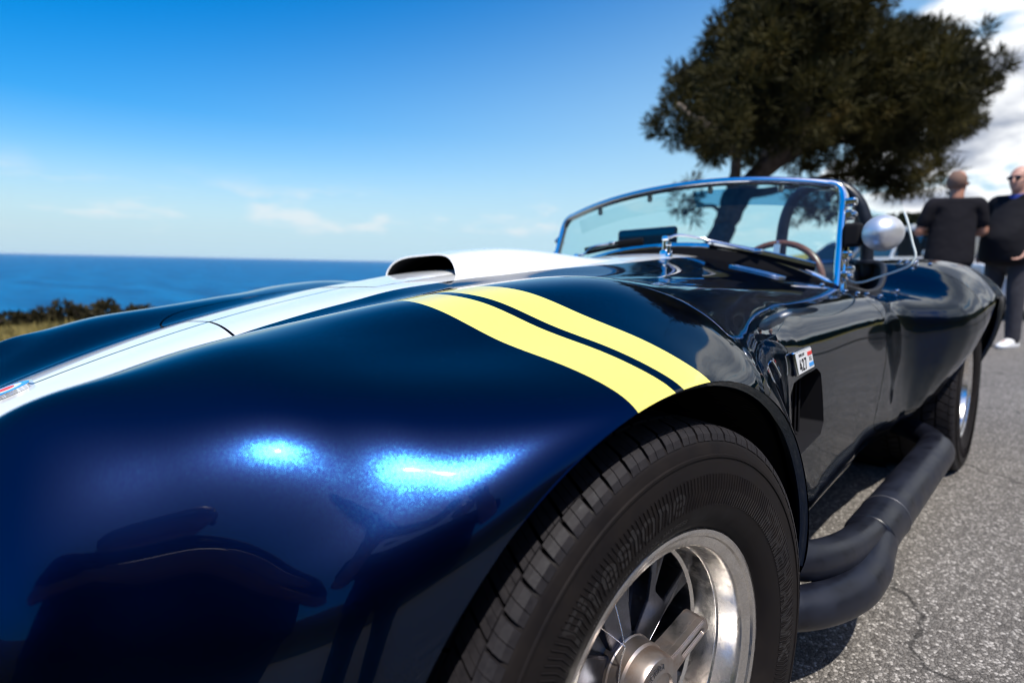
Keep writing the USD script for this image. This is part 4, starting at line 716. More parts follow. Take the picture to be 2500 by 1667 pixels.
# ------------------------------------------------ windscreen, cockpit and fittings
def base_pt(y):
    s = abs(y) / .572; y = y * (1 if y > 0 else 1.17); return np.array([-1.405 + .10 * (1 - s ** 2), y, .940 - .158 * s ** 2.3])
def top_pt(y):
    s = abs(y) / .545; y = y * (1 if y > 0 else 1.17); return np.array([-1.520 + .10 * (1 - s ** 2), y, 1.172 - .062 * s ** 2.2])
bottom = [base_pt(y) for y in np.linspace(.572, -.572, 41)]; top = [top_pt(y) for y in np.linspace(-.50, .50, 41)]
def corner(s):
    b, t = base_pt(.572 * s), top_pt(.50 * s); c = np.array([-1.521, s * .553 * (1 if s > 0 else 1.17), 1.118]); out = []
    for q in np.linspace(0, 1, 9): out.append((1 - q) ** 2 * np.array([c[0] * .82 + b[0] * .18, s * .5565 * (1 if s > 0 else 1.17), c[2] * .82 + b[2] * .18]) + 2 * q * (1 - q) * c + q * q * t)
    return out
loop = bottom + [base_pt(-.572) * (1 - q) + (base_pt(-.572) * .18 + np.array([-1.521, -.553 * 1.17, 1.118]) * .82) * q for q in (.25, .5, .75)] + corner(-1)[:-1] + top + corner(1)[::-1][1:] + [base_pt(.572) * (1 - q) + (base_pt(.572) * .18 + np.array([-1.521, .553, 1.118]) * .82) * q for q in (.75, .5, .25)]
loop = np.array(loop)
ws = part_group('windscreen', car)
sec = np.array([(.0115, -.010), (.0115, .010), (.006, .016), (-.006, .016), (-.0115, .010), (-.0115, -.010), (-.006, -.016), (.006, -.016)])
# the frame's section is kept square to the glass
gn = np.array([.945, 0, .327])
P = loop; T = np.roll(P, -1, 0) - np.roll(P, 1, 0); T /= np.linalg.norm(T, axis=1, keepdims=True); Bn = gn - (T @ gn)[:, None] * T; Bn /= np.linalg.norm(Bn, axis=1, keepdims=True); Nn = np.cross(Bn, T)
Vf = (P[:, None] + Nn[:, None] * sec[None, :, 0:1] + Bn[:, None] * sec[None, :, 1:2]).reshape(-1, 3); ks, nl = len(sec), len(P); Ff = []
for q in range(nl):
    for j in range(ks):
        a, b, c, d = q * ks + j, q * ks + (j + 1) % ks, ((q + 1) % nl) * ks + (j + 1) % ks, ((q + 1) % nl) * ks + j; Ff += [(a, b, c), (a, c, d)]
fm = trimesh.Trimesh(Vf, np.array(Ff), process=False)
if fm.volume < 0: fm.invert()
obj('frame', fm, CHROME, ws, smooth=50)
ys = np.linspace(-1, 1, 41); rows = np.linspace(0, 1, 12)
Vg = np.array([[base_pt(.568 * y) * (1 - t) + top_pt(.541 * y) * t for y in ys] for t in rows]); a = (np.arange(11)[:, None] * 41 + np.arange(40)).ravel()
obj('glass', (Vg.reshape(-1, 3), np.vstack([np.c_[a, a + 1, a + 42], np.c_[a, a + 42, a + 41]])), GLASS, ws, smooth=True)
seal = np.array([base_pt(y) + [.004, 0, -.018] for y in np.linspace(.56, -.56, 41)]); obj('seal', sweep(seal, [(.014, -.02), (.014, .02), (-.022, .03), (-.022, -.02)], up=(0, 0, 1)), GAP, ws)
cowl_z = lambda x, y: top_z(x, y)
# side supports bolted to the scuttle
for s in (1, -1):
    su = part_group('windscreen_post', car); b, t = base_pt(.572 * s), np.array([-1.505, s * .553 * (1 if s > 0 else 1.17), 1.07])
    q0, q1 = b + [-.03, s * .006, -.05], b * .45 + t * .55 + [-.02, s * .008, 0]
    obj('pillar', tube([q0, q1], (.013, .010), 10), CHROME, su, smooth=True)
    for f in (.12, .34, .56, .80):
        c = b * (1 - f) + t * f + [-.012, s * .018, 0]; obj('clamp', rbox(.040, .026, .034, .008, c), CHROME, su, smooth=40); obj('bolt', ball(.010, c + [.010, s * .016, 0], 2), CHROME, su, smooth=True)
# tinted sun visors hung from the top of the frame
for s in (1, -1):
    vi = part_group('sun_visor', car)
    Vv = np.array([[top_pt(s * y) + np.array([-.035, 0, -.022]) * 1 + np.array([-.02, 0, -.058]) * t for y in np.linspace(.05, .50, 12)] for t in (0, 1)]).reshape(-1, 3)
    pan = trimesh.Trimesh(np.vstack([Vv, Vv + [-.004, 0, 0]]), np.vstack([[(q, q + 1, 13 + q), (q, 13 + q, 12 + q)] for q in range(11)] + [[(24 + q, 36 + q + 1, 24 + q + 1), (24 + q, 36 + q, 37 + q)] for q in range(11)]), process=False)
    obj('panel', pan, VISOR if s > 0 else CLEAR, vi)
    for y in (.12, .36): obj('clip', rbox(.022, .016, .034, .006, top_pt(s * y) + [-.028, 0, -.020]), CHROME, vi, smooth=40)
# interior mirror on the scuttle
im = part_group('interior_mirror', car); ic = np.array([-1.46, -.160, .990]); Rm = rot((0, 0, 1), math.radians(8)) @ rot((0, 1, 0), -.12)
obj('housing', moved(rbox(.030, .262, .080, .0145), Rm, ic), GLOSSBLACK, im, smooth=40); obj('mirror_glass', moved(rbox(.004, .244, .064, .0019), Rm, ic + Rm @ np.array([-.0155, 0, 0])), CHROME, im, smooth=30)
obj('stalk', tube(bez([ic, ic + [-.03, 0, -.05], (-1.47, -.155, .90)], 8), .008, 8), CHROME, im, smooth=True)
# wipers
for s, y0, (p0, p1) in ((1, .10, ((-1.318, .195, .934), (-1.372, .522, .842))), (-1, -.30, ((-1.272, -.315, .936), (-1.266, -.04, .957)))):
    wi = part_group('wiper', car); p0, p1 = np.array(p0), np.array(p1); d = (p1 - p0) / np.linalg.norm(p1 - p0); off = np.array([.022, 0, .006])
    blade = [p0 + (p1 - p0) * t + off + [0, 0, .004 * math.sin(t * math.pi)] for t in np.linspace(0, 1, 10)]
    obj('blade', sweep(blade, [(.014, -.005), (.014, .005), (.002, .008), (.002, -.008)], up=(.3, 0, 1)), CHROME if s > 0 else GAP, wi, smooth=30); obj('rubber', sweep([q + np.array([-.002, 0, -.006]) for q in blade], [(.006, -.002), (.006, .002), (-.009, .001), (-.009, -.001)], up=(.3, 0, 1)), GAP, wi)
    mid = p0 * .5 + p1 * .5 + off + [.006, 0, .012]; py = np.array([-1.17, y0, top_z(-1.17, y0)])
    obj('arm', tube(bez([py + [0, 0, .05], py + [-.03, (mid[1] - y0) * .15, .062], (py + mid) / 2 + [0, 0, .04], mid], 16), np.linspace(.005, .0035, 16), 8), CHROME, wi, smooth=True)
    obj('clip', rbox(.020, .030, .014, .005, mid), CHROME, wi, smooth=40)
    obj('spindle', moved(lathe([(.022, 0), (.020, .010), (.013, .014), (.011, .046), (.014, .050), (.012, .060), (0, .063)], 20, 'z'), None, py), CHROME, wi, smooth=40)
wj = part_group('washer_jet', car); pj = np.array([-1.06, .175, top_z(-1.06, .175)]); obj('base', moved(lathe([(.013, 0), (.012, .006), (.006, .010), (.006, .034), (.009, .037), (.008, .046), (0, .048)], 16, 'z'), None, pj), CHROME, wj, smooth=40)
# scuttle intake grille in front of the driver
vg = part_group('scuttle_vent', car)
vq = np.array([(-1.155, .335), (-1.165, .48), (-1.215, .485), (-1.20, .335)]); obj('opening', (np.array([[x, y, top_z(x, y) + .0015] for x, y in vq]), np.array([(0, 1, 2), (0, 2, 3)])), BLACK, vg)
obj('trim', tube(np.array([[x, y, top_z(x, y) + .002] for x, y in np.vstack([np.linspace(vq[q], vq[(q + 1) % 4], 6)[:-1] for q in range(4)])]), .003, 6, closed=True), CHROME, vg, smooth=True)
# tub, dash, steering wheel, seats
tub = np.array([[(-1.745 + .425 * np.sign(math.cos(t)) * abs(math.cos(t)) ** (2 / 3.2) * k, .620 * np.sign(math.sin(t)) * abs(math.sin(t)) ** (2 / 3.6) * k, z) for t in np.linspace(0, 2 * np.pi, 64, endpoint=False)] for k, z in ((.97, .66), (.95, .50), (.93, .28), (.01, .26))]).reshape(-1, 3)
F = []
for q in range(3):
    for t in range(64): t2 = (t + 1) % 64; F += [(q * 64 + t, q * 64 + t2, q * 64 + 64 + t2), (q * 64 + t, q * 64 + 64 + t2, q * 64 + 64 + t)]
obj('cockpit_tub', (tub, np.array(F)), CARPET, car)
# padded rim round the cockpit opening
th = np.linspace(0, 2 * np.pi, 120, endpoint=False); rimp = []
for t in th:
    x = -1.745 + .405 * np.sign(math.cos(t)) * abs(math.cos(t)) ** (2 / 3.2); y = .598 * np.sign(math.sin(t)) * abs(math.sin(t)) ** (2 / 3.6); rimp.append((x, y, top_z(x, y) - .002))
rimp = np.array(rimp); obj('cockpit_edge_trim', tube(rimp, .011, 10, closed=True), LEATHER, car, smooth=True)
wall = np.stack([rimp + [0, 0, -.004], np.c_[rimp[:, 0], rimp[:, 1] * 1.01, np.full(len(rimp), .60)]], 1).reshape(-1, 3); F = []
for q in range(len(rimp)): a, b = 2 * q, 2 * ((q + 1) % len(rimp)); F += [(a, b, b + 1), (a, b + 1, a + 1)]
obj('cockpit_wall', (wall, np.array(F)), LEATHER, car)
da = [base_pt(y) + [-.05, 0, -.035] for y in np.linspace(-.53, .53, 25)]; obj('dashboard', sweep(da, [(.004, -.03), (.014, .0), (.004, .05), (-.05, .07), (-.16, .06), (-.16, -.03)], up=(0, 0, 1), fixed_up=True), LEATHER, car, smooth=35)
for k_, y in enumerate((.20, .36, .02, -.08)): 
    ga = part_group('gauge', car); c = base_pt(y) + [-.135, 0, -.11]; obj('dial', moved(disc(.048 if k_ < 2 else .028, .006, 28), rot((0, 1, 0), math.pi / 2), c), BADGE_W, ga); obj('bezel', moved(trimesh.creation.torus(.049 if k_ < 2 else .029, .004, 28, 8), rot((0, 1, 0), math.pi / 2), c), CHROME, ga, smooth=True)
st_ = part_group('steering_wheel', car); sc_ = np.array([-1.70, .262, .775]); Rs = rot((0, 1, 0), math.radians(-72))
Rs = np.stack([np.array([0, 1.0, 0]), np.array([-.28, 0, .96]), np.array([.96, 0, .28])], 1)
obj('rim', moved(trimesh.creation.torus(.178, .0125, 64, 12), Rs, sc_), WOOD, st_, smooth=True)
for q in range(3):
    a = math.pi / 2 + q * 2 * math.pi / 3; obj('spoke', moved(box(.165, .024, .004), Rs @ rot((0, 0, 1), a), sc_ + Rs @ np.array([.088 * math.cos(a), .088 * math.sin(a), .012])), SATIN, st_)
    for r in (.165,): obj('rivet', ball(.006, sc_ + Rs @ np.array([.178 * math.cos(a), .178 * math.sin(a), .010]), 1), CHROME, st_)
obj('boss', moved(disc(.040, .03, 24), Rs, sc_ + Rs @ np.array([0, 0, .012])), GAP, st_); obj('column', tube([sc_, sc_ + [.26, 0, -.07]], .018, 10), GAP, st_, smooth=True)
for s in (1, -1):
    se = part_group('seat', car); y = s * .285
    obj('cushion', moved(rbox(.46, .40, .13, .055), rot((0, 1, 0), -.12), (-1.76, y, .37)), LEATHER, se, smooth=True); obj('backrest', moved(rbox(.12, .40, .52, .055), rot((0, 1, 0), -.20), (-2.03, y, .60)), LEATHER, se, smooth=True)
# padded roll hoop behind the driver with a raked stay
ro = part_group('roll_hoop', car)
hp = bez([(-2.05, .150, .80), (-2.05, .158, .92), (-2.05, .172, 1.05), (-2.05, .205, 1.135), (-2.05, .262, 1.182), (-2.05, .335, 1.190), (-2.05, .405, 1.165), (-2.05, .458, 1.105), (-2.05, .488, 1.02), (-2.05, .495, .92), (-2.05, .498, .80)], 60)
obj('hoop', tube(hp, .024, 14, up=(1, 0, 0)), PIPE, ro, smooth=True); obj('stay', tube([(-2.07, .44, 1.14), (-2.50, .40, .80)], .020, 12), PIPE, ro, smooth=True)
for y in (.15, .498): obj('foot', moved(lathe([(.045, 0), (.045, .010), (.026, .014)], 20, 'z'), None, (-2.05, y, top_z(-2.12, y) - .01)), PIPE, ro, smooth=35)
# silver bullet mirror on the driver's windscreen post
sm = part_group('side_mirror', car); mc = np.array([-1.43, .683, .944])
bul = [(.0, .070), (.016, .068), (.030, .061), (.042, .049), (.050, .030), (.0535, .008), (.0545, -.015), (.053, -.042), (.049, -.046), (0, -.046)]
obj('shell', moved(lathe([(r * 1.0, y) for r, y in bul], 48), rot((0, 0, 1), -math.pi / 2 + .10), mc), SATIN, sm, smooth=40)
obj('mirror_glass', moved(lathe([(.047, -.0470), (0, -.0470)], 40), rot((0, 0, 1), -math.pi / 2 + .10), mc), CHROME, sm)
obj('stalk', tube(bez([mc + [-.02, -.03, -.005], mc + [-.04, -.07, -.012], base_pt(.572) * .5 + np.array([-1.505, .553, 1.07]) * .5 + [0, .01, 0]], 10), (np.linspace(.016, .012, 10)), 10), GAP, sm, smooth=True); obj('bracket', rbox(.05, .05, .075, .012, (-1.45, .600, .945)), GAP, sm, smooth=40)
# clear wind deflector hinged to the post
out = [(.583, .845), (.579, .815), (.589, .798), (.616, .791), (.66, .808), (.714, .829), (.747, .848), (.756, .873), (.748, .911), (.734, .973), (.713, 1.044), (.683, 1.062), (.60, 1.066), (.58, 1.05)]
pl = sg.Polygon(out).buffer(.006).buffer(-.006)
def wing(v): return np.c_[-1.475 + v[:, 2] - (v[:, 0] - .58) * .12, v[:, 0], v[:, 1]]
for s in (1,):
    wd = part_group('wind_deflector', car); flip = np.array([1, s, 1.0])
    pw = trimesh.creation.extrude_polygon(pl, .005); pw.vertices = wing(np.array(pw.vertices)) * flip; obj('pane', pw, CLEAR, wd)
    bead = bez([(-1.478, .583, .838), (-1.476, .584, .806), (-1.478, .600, .795), (-1.482, .625, .795), (-1.487, .665, .810), (-1.493, .714, .829), (-1.497, .745, .846), (-1.497, .757, .873), (-1.496, .748, .911), (-1.494, .734, .973), (-1.492, .724, 1.005)], 50); obj('edge', tube(bead * flip, .0032, 8), EDGE, wd, smooth=True)
    for z in (.835, 1.05): obj('hinge', rbox(.03, .035, .028, .008, (-1.47, s * .585, z)), CHROME, wd, smooth=40)
# press studs along the cockpit edge, strap of the driver's harness
for x, y in ((-1.335, .615), (-1.40, .632), (-1.47, .640), (-1.60, .648), (-1.80, .655), (-1.97, .665), (-2.06, .705), (-1.30, .56)):
    obj('press_stud', moved(ball(.0075, sub=2, s=(1, 1, .6)), None, (x, y, top_z(x, y) + .003)), CHROME, car, smooth=True)
ha = part_group('harness', car)
for x, y in ((-1.99, .62), (-1.995, .64), (-2.0, .655), (-2.005, .665), (-2.01, .672)):
    obj('link', moved(trimesh.creation.torus(.011, .003, 16, 8), rot((1, 0, 0), rng.uniform(0, 1.5)), (x, y, top_z(x, y) + .010)), CHROME, ha, smooth=True)
# side exhaust
ex_ = part_group('side_exhaust', car)
obj('silencer', tube(bez([(-.90, .80, .203), (-.93, .80, .203), (-1.05, .80, .203), (-1.5, .80, .203), (-1.70, .80, .203), (-1.74, .798, .204), (-1.80, .790, .206), (-1.88, .760, .212), (-1.95, .700, .218), (-2.00, .62, .22)], 80), np.interp(np.linspace(0, 1, 80), [0, .03, .06, .60, .66, .72, 1], [.040, .050, .055, .055, .050, .042, .040]), 28), PIPE, ex_, smooth=True)
obj('header_pipe', tube(bez([(-.40, .60, .32), (-.47, .70, .297), (-.545, .765, .277), (-.65, .792, .254), (-.80, .80, .226), (-.98, .80, .207)], 40), np.linspace(.036, .042, 40), 22), PIPE, ex_, smooth=True)
obj('header_pipe', tube(bez([(-.33, .62, .235), (-.42, .73, .222), (-.50, .795, .213), (-.62, .834, .205), (-.74, .838, .200), (-.86, .822, .198), (-1.0, .803, .202)], 44), np.linspace(.038, .043, 44), 22), PIPE, ex_, smooth=True)
for x in (-1.06, -1.685): obj('weld_seam', moved(trimesh.creation.torus(.0545 if x > -1.5 else .0505, .0022, 36, 8), rot((0, 1, 0), math.pi / 2), (x, .80, .203)), SEAM, ex_, smooth=True)
obj('floor_pan', box(2.9, 1.05, .03, (-1.2, 0, .19)), WELL, car)

# ------------------------------------------------ people
SKIN = pbr('tanned_skin', (0.42, 0.21, 0.14), 0.5, spec=0.35, noise=(25, (0.36, 0.165, 0.11)), subsurface_weight=0.0)
SKIN2 = pbr('fair_skin', (0.52, 0.30, 0.23), 0.5, spec=0.35, noise=(25, (0.46, 0.24, 0.18)))
SHIRT = pbr('black_cotton', (0.008, 0.0075, 0.011), 0.9, spec=0.2, bump=(9, 0.45, 0.03)); POLO = pbr('black_polo_knit', (0.005, 0.005, 0.008), 0.85, spec=0.2, bump=(9, 0.45, 0.03)); COLLAR = pbr('blue_collar', (0.03, 0.06, 0.32), 0.8)
JEANS = pbr('blue_denim', (0.02, 0.035, 0.09), 0.9, noise=(40, (0.03, 0.05, 0.12))); CHARC = pbr('charcoal_trousers', (0.022, 0.022, 0.03), 0.9, noise=(30, (0.035, 0.035, 0.045)))
SHOE = pbr('white_trainer', (0.70, 0.70, 0.70), 0.6); DARKSHOE = pbr('dark_shoe', (0.02, 0.02, 0.02), 0.5); GREYHAIR = pbr('cropped_grey_hair', (0.19, 0.11, 0.08), 0.9, bump=(400, 0.6, 0.003)); WHITEHAIR = pbr('white_hair', (0.55, 0.53, 0.50), 0.85, bump=(300, 0.6, 0.003)); SPEC = pbr('dark_spectacles', (0.01, 0.01, 0.012), 0.1, coat=1.0); EYE = pbr('eye_white', (0.6, 0.58, 0.55), 0.3)
def chain(js, seg=16):
    """js: list of bones ((p, r), (q, r)); the hull of the two spheres of each bone, all united."""
    return m3.Manifold.batch_boolean([m3.Manifold.batch_hull([m3.Manifold.sphere(r0, seg).translate(tuple(map(float, p))), m3.Manifold.sphere(r1, seg).translate(tuple(map(float, q)))]) for (p, r0), (q, r1) in js], m3.OpType.Add)
def ell(c, r, seg=24): return m3.Manifold.sphere(1.0, seg).scale(tuple(map(float, r))).translate(tuple(map(float, c)))
def soft(m, edge=.018, it=8):
    t = to_tri(m.refine_to_length(edge)); t.merge_vertices(); trimesh.smoothing.filter_taubin(t, lamb=.5, nu=-.53, iterations=it); return t
def person(label, loc, face, h, skin, shirt, trousers, shoe, pose, hair, head_turn=0.0, belly=0.0, collar=None, glasses=True, name='person'):
    k = h / 1.75; pr = thing(name, label, 'person', loc=loc, rz=math.atan2(face[1], face[0]))
    S = lambda *p: np.array(p, float) * k
    J = {'pelvis': S(0, 0, .93), 'waist': S(.005 + belly * .3, 0, 1.06), 'chest': S(0, 0, 1.28), 'neck': S(-.005, 0, 1.475), 'head': S(.015, 0, 1.60)}
    for s, n in ((1, 'l'), (-1, 'r')):
        J['sh' + n] = S(-.01, s * .185, 1.415); J['hip' + n] = S(0, s * .095, .92); J['kn' + n] = S(.02, s * .105, .50); J['an' + n] = S(-.02, s * .11, .085)
    if pose == 'folded': J.update(ell=S(.03, .265, 1.15), elr=S(.03, -.265, 1.15), wrl=S(.24, .03, 1.20), wrr=S(.235, -.03, 1.16))
    elif pose == 'pockets': J.update(ell=S(-.07, .275, 1.14), elr=S(-.06, -.275, 1.14), wrl=S(.09, .195, .955), wrr=S(.10, -.195, .955))
    else: J.update(ell=S(.03, .26, 1.14), elr=S(.03, -.26, 1.14), wrl=S(.27, .10, 1.40), wrr=S(.27, -.10, 1.40))
    r = lambda v: v * k
    ct, sn = math.cos(head_turn), math.sin(head_turn); hd = J['head']
    H = lambda x, y, z: hd + np.array([x * ct - y * sn, x * sn + y * ct, z]) * k
    head = [ell(H(-.012, 0, .035), S(.098, .077, .10)), m3.Manifold.batch_hull([ell(H(.045, 0, -.02), S(.052, .058, .06), 16), ell(H(.062, 0, -.085), S(.030, .034, .026), 16), ell(H(.0, 0, -.05), S(.055, .060, .05), 16)]),
            m3.Manifold.batch_hull([ell(H(.096, 0, .018), S(.008, .008, .008), 10), ell(H(.117, 0, -.026), S(.011, .013, .010), 10), ell(H(.085, 0, -.032), S(.010, .019, .010), 10)]), ell(H(.088, 0, -.060), S(.012, .024, .008), 12), ell(H(.085, 0, .040), S(.014, .052, .010), 12)]
    for s in (1, -1): head.append(ell(H(-.008, s * .079, -.005), S(.020, .010, .032), 14))
    bones = [((J['neck'], r(.058)), (hd + S(-.015, 0, -.05), r(.058))), ((J['chest'] + S(0, 0, .10), r(.065)), (J['neck'], r(.060))), ((J['waist'], r(.095)), (J['chest'], r(.105))), ((J['pelvis'], r(.105)), (J['waist'], r(.095)))]
    for n in 'lr':
        bones += [((J['chest'] + S(0, 0, .1), r(.07)), (J['sh' + n], r(.050))), ((J['sh' + n], r(.050)), (J['el' + n], r(.043))), ((J['el' + n], r(.044)), (J['wr' + n], r(.029))), ((J['hip' + n], r(.088)), (J['kn' + n], r(.056))), ((J['kn' + n], r(.055)), (J['an' + n], r(.036))), ((J['an' + n], r(.038)), (J['an' + n] + S(.15, 0, -.045), r(.030)))]
        # hand: palm and five fingers, slightly curled
        w = J['wr' + n]; d = w - J['el' + n]; d /= np.linalg.norm(d); side = np.array([0, 1.0 if n == 'l' else -1.0, 0]); side -= (side @ d) * d; side /= np.linalg.norm(side); dn = np.cross(d, side)
        if pose == 'folded': d2 = np.array([.25, -.9 if n == 'l' else .9, .1]); d2 /= np.linalg.norm(d2); side = np.cross(d2, [1, 0, 0]); side /= np.linalg.norm(side); dn = np.cross(d2, side); d = d2
        pm = w + d * r(.075)
        bones.append(((w, r(.027)), (pm, r(.030))))
        for q, L in zip((-1.5, -.5, .5, 1.5), (.062, .074, .078, .068)):
            b = pm + side * r(.017) * q + d * r(.01); m_ = b + d * r(L * .55) + dn * r(.006); e = m_ + d * r(L * .40) + dn * r(.022); bones += [((b, r(.0095)), (m_, r(.0088))), ((m_, r(.0088)), (e, r(.0075)))]
        b = w + d * r(.03) - side * r(.026); m_ = b + d * r(.035) - side * r(.022); bones += [((b, r(.0115)), (m_, r(.010))), ((m_, r(.010)), (m_ + d * r(.032), r(.0085)))]
    body = chain(bones) + m3.Manifold.batch_boolean(head, m3.OpType.Add); obj('body', soft(body, .016, 6), skin, pr, smooth=True)
    tor = [m3.Manifold.batch_hull([ell(J['chest'] + S(.0, .0, .10), S(.10, .175, .06)), ell(J['chest'] + S(.01, 0, -.02), S(.125, .165, .08)), ell(J['waist'] + S(belly * .5, 0, 0), S(.115 + belly * .5, .155 + belly * .2, .08)), ell(J['pelvis'] + S(.0 + belly * .3, 0, -.085), S(.150 + belly * .4, .212 + belly * .1, .05))]),
           m3.Manifold.batch_hull([ell(J['neck'] + S(-.01, 0, -.02), S(.074, .078, .022)), ell(J['shl'] + S(0, -.01, .0), S(.070, .058, .064)), ell(J['shr'] + S(0, .01, 0), S(.070, .058, .064)), ell(J['chest'] + S(0, 0, .06), S(.10, .15, .05))])]
    sl = []
    for n in 'lr':
        m_ = J['sh' + n] * .30 + J['el' + n] * .70; sl += [((J['sh' + n], r(.072)), (J['sh' + n] * .5 + m_ * .5, r(.068))), ((J['sh' + n] * .5 + m_ * .5, r(.068)), (m_, r(.064)))]
    obj('shirt', soft(m3.Manifold.batch_boolean(tor + [chain(sl)], m3.OpType.Add), .02, 10), shirt, pr, smooth=True)
    lg = [((J['pelvis'] + S(0, 0, .03), r(.135)), (J['pelvis'] + S(0, 0, -.05), r(.14)))]
    for n in 'lr': lg += [((J['hip' + n], r(.102)), (J['kn' + n], r(.072))), ((J['kn' + n], r(.071)), (J['an' + n] + S(0, 0, .0), r(.060)))]
    obj('trousers', soft(chain(lg), .022, 8), trousers, pr, smooth=True)
    for n in 'lr':
        a = J['an' + n]; sh_ = m3.Manifold.batch_hull([ell((a[0] - r(.035), a[1], r(.04)), S(.05, .043, .04)), ell((a[0] + r(.14), a[1], r(.032)), S(.062, .046, .032)), ell((a[0] + r(.02), a[1], r(.085)), S(.05, .042, .03))]); sh_ = sh_.trim_by_plane((0, 0, 1.0), 0.002); obj('shoe', soft(sh_, .015, 3), shoe, pr, smooth=True)
    hr = ell(H(-.016, 0, .034), S(.1005, .0795, .1005)) - ell(H(.03, 0, .09), S(.115, .075 if hair is WHITEHAIR else .07, .075)) - m3.Manifold.cube((1, 1, 1)).translate(tuple(hd + np.array([-.5, -.5, -1.045]))) - m3.Manifold.cube((.4, .4, .4), True).rotate((0, 0, math.degrees(head_turn))).translate(tuple(H(.232, 0, .0)))
    obj('hair', to_tri(hr), hair, pr, smooth=True)
    for s in (1, -1): obj('eye', ball(r(.0125), H(.086, s * .031, .018), 2), EYE, pr, smooth=True)
    if glasses:
        gl = [tube([H(.102, s * .010, .018), H(.103, s * .055, .018)], r(.006), 6) for s in (1, -1)] + [tube([H(.095, s * .062, .022), H(.0, s * .083, .018)], r(.0035), 6) for s in (1, -1)] + [moved(ball(1.0, sub=2, s=(r(.006), r(.025), r(.019))), np.array([[ct, -sn, 0], [sn, ct, 0], [0, 0, 1]]), H(.102, s * .033, .015)) for s in (1, -1)]
        obj('glasses', cat_(*gl), SPEC, pr, smooth=40)
    if collar is not None: obj('collar', moved(lathe([(r(.064), -r(.005)), (r(.072), r(.030)), (r(.078), r(.028)), (r(.086), -r(.016))], 28, 'z'), rot((0, 1, 0), .18), J['neck'] + S(-.006, 0, -.025)), collar, pr, smooth=True)
    return pr
fw, rt = W(f_) * [1, 1, 0], W(r_) * [1, 1, 0]
def lot_xy(wx, wy): return np.array([wx, wy, (-0.02333496 * wx + 0.0523982 * wy) / 0.9983536])
person('bald man in a black T-shirt and jeans standing with his back turned and arms folded', lot_xy(-6.22, .13), fw * .88 + rt * .30, 1.73, SKIN, SHIRT, JEANS, DARKSHOE, 'folded', GREYHAIR, head_turn=-.75)
person('balding man with glasses and blue-collared black polo, hand at his pocket, facing the other man', lot_xy(-6.56, .55), -rt * .92 - fw * .30, 1.74, SKIN2, POLO, CHARC, SHOE, 'pockets', WHITEHAIR, head_turn=.10, belly=.14, collar=COLLAR)

person('person in dark clothes with raised hands standing beside the blue front fender', W((.80, 1.62, .004)), np.array([-.45, -.89, 0]), 1.76, SKIN2, SHIRT, CHARC, DARKSHOE, 'camera', GREYHAIR, glasses=False)
person('person in a black polo looking on, mirrored small in the blue fender above the tyre', W((-.35, 2.6, .004)), np.array([.1, -.99, 0]), 1.70, SKIN, POLO, JEANS, DARKSHOE, 'pockets', GREYHAIR, glasses=True)

person('person in a charcoal outfit standing off the front corner of the blue car', W((1.34, 1.36, .004)), np.array([-.9, -.45, 0]), 1.68, SKIN, POLO, CHARC, DARKSHOE, 'folded', GREYHAIR, glasses=False)

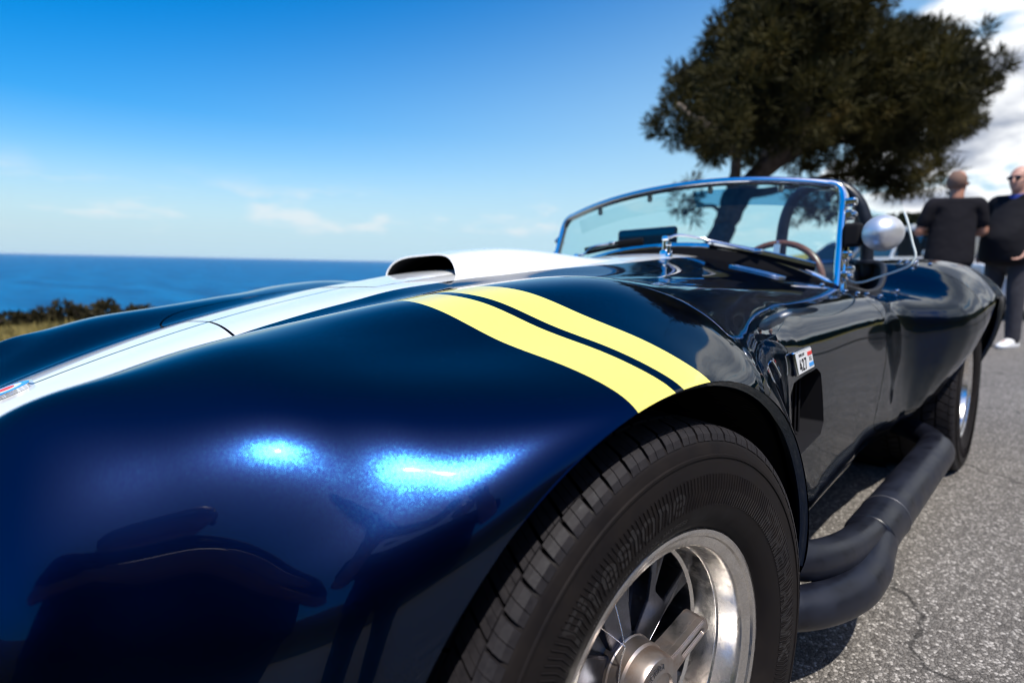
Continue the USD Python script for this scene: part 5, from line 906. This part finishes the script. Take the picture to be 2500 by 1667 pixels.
# ------------------------------------------------ parked cars behind
WIN = pbr('car_window', (0.012, 0.016, 0.018), 0.05, coat=1.0); CARTYRE = pbr('car_tyre', (0.02, 0.02, 0.02), 0.8); HUBCAP = pbr('car_wheel', (0.45, 0.46, 0.48), 0.3, metal=0.8); LAMP = pbr('car_lamp', (0.75, 0.77, 0.8), 0.08, coat=1.0); DARKTRIM = pbr('car_dark_trim', (0.015, 0.015, 0.017), 0.6); PLATE = pbr('number_plate', (0.7, 0.7, 0.68), 0.5)
def parked_car(label, loc, rz, col, L=4.3, Wd=1.78, H=1.47, suv=False, group=None):
    c = thing('parked_car', label, 'car', loc=loc, rz=rz); h = H; b = .95 if suv else .86
    side = sg.Polygon([(L / 2, .28), (L / 2 + .02, .55), (L / 2 - .06, .72), (L / 2 - .35, .80 if not suv else .95), (L * .20, b + .06), (-L * .36, b + .08), (-L / 2 + .05, b), (-L / 2, .62), (-L / 2 + .02, .28)]).buffer(-.08).buffer(.08)
    for xc in (L * .31, -L * .31): side = side.difference(sg.Point(xc, .33).buffer(.385))
    plan = sg.Polygon([(L / 2, -.45), (L / 2, .45), (L / 2 - .25, Wd / 2 - .06), (L * .2, Wd / 2), (-L * .3, Wd / 2), (-L / 2 + .12, Wd / 2 - .08), (-L / 2, .5), (-L / 2, -.5), (-L / 2 + .12, -Wd / 2 + .08), (-L * .3, -Wd / 2), (L * .2, -Wd / 2), (L / 2 - .25, -Wd / 2 + .06)]).buffer(-.1).buffer(.1)
    def ext(poly, d): return m3.Manifold.extrude(m3.CrossSection([np.array(g_.exterior.coords)[:-1][::(1 if g_.exterior.is_ccw else -1)] for g_ in (poly.geoms if hasattr(poly, 'geoms') else [poly])]), d)
    A = ext(side, Wd + 1).rotate((90, 0, 0)).translate((0, (Wd + 1) / 2, 0)); B = ext(plan, 3)
    obj('body', soft(A ^ B, .06, 10), col, c, smooth=True)
    gh = [(L * .22, b - .02), (L * .03, h - .05), (-L * .08, h), (-L * (.30 if not suv else .40), h - .03), (-L * (.46 if not suv else .48), b - .02)]
    G = ext(sg.Polygon(gh).buffer(-.05).buffer(.05), Wd - .16).rotate((90, 0, 0)).translate((0, (Wd - .16) / 2, 0))
    fr = ext(sg.Polygon([(-Wd / 2 + .06, b - .1), (Wd / 2 - .06, b - .1), (Wd / 2 - .24, h + .1), (-Wd / 2 + .24, h + .1)]), L).rotate((90, 0, 90)).translate((-L / 2, 0, 0))
    cab = G ^ fr; obj('windows', soft(cab, .06, 6), WIN, c, smooth=True)
    roof = cab.trim_by_plane((0, 0, 1.0), h - .12).scale((1.01, 1.02, 1)).translate((0, 0, .012)); obj('roof', soft(roof, .06, 4), col, c, smooth=True)
    for s in (1, -1):
        for x0, x1 in ((L * .215, L * .035), (-L * .12, -L * .12), (-L * (.45 if not suv else .475), -L * (.31 if not suv else .405))):
            obj('pillar', tube([(x0, s * (Wd / 2 - .075), b), (x1, s * (Wd / 2 - .215), h - .08)], .035, 8), col, c, smooth=True)
        obj('headlight', moved(rbox(.16, .34, .13, .05), rot((0, 0, 1), s * -.35), (L / 2 - .10, s * (Wd / 2 - .30), .66 if not suv else .80)), LAMP, c, smooth=True)
        obj('door_mirror', rbox(.12, .20, .13, .05, (L * .17, s * (Wd / 2 + .07), b + .10)), col, c, smooth=True)
        obj('tail_light', rbox(.10, .26, .16, .04, (-L / 2 + .07, s * (Wd / 2 - .24), .78)), BADGE_R, c, smooth=True)
        for xc in (L * .31, -L * .31):
            wh = part_group('wheel', c); obj('tyre', moved(lathe([(.2, -.09), (.31, -.10), (.33, -.07), (.33, .07), (.31, .10), (.2, .09)], 32), None, (xc, s * (Wd / 2 - .12), .33)), CARTYRE, wh, smooth=40)
            obj('rim', moved(lathe([(.205, .075), (.19, .085), (.05, .06), (0, .065)] if s > 0 else [(.205, -.075), (.19, -.085), (.05, -.06), (0, -.065)], 32), None, (xc, s * (Wd / 2 - .12), .33)), HUBCAP, wh, smooth=40)
    obj('bumper', rbox(.14, Wd - .30, .16, .06, (L / 2 - .02, 0, .42)), col, c, smooth=True); obj('lower_grille', rbox(.06, Wd * .55, .11, .03, (L / 2 + .035, 0, .40)), DARKTRIM, c, smooth=True)
    obj('grille', rbox(.05, .62, .10, .025, (L / 2 - .01, 0, .63)), DARKTRIM, c, smooth=True); obj('number_plate', rbox(.02, .32, .15, .008, (L / 2 + .062, 0, .50)), PLATE, c)
    return c
SILVER = pbr('silver_car_paint', (0.74, 0.75, 0.77), 0.3, metal=0.25, coat=1.0); GREENWHITE = pbr('pale_car_paint', (0.62, 0.66, 0.68), 0.3, coat=1.0); SKYBLUE = pbr('light_blue_car_paint', (0.18, 0.30, 0.55), 0.3, metal=0.3, coat=1.0)
parked_car('silver car at the right edge of the picture, behind the standing men', lot_xy(-11.58, -.48), .74, SILVER)
parked_car('pale off-roader with dark windows, seen between the two standing men', lot_xy(-15.4, -1.15), .35, GREENWHITE, L=4.5, Wd=1.85, H=1.72, suv=True)
parked_car('light blue car far back beside the field, seen left of the two standing men', lot_xy(-16.2, -2.35), 1.2, SKYBLUE, H=1.42)
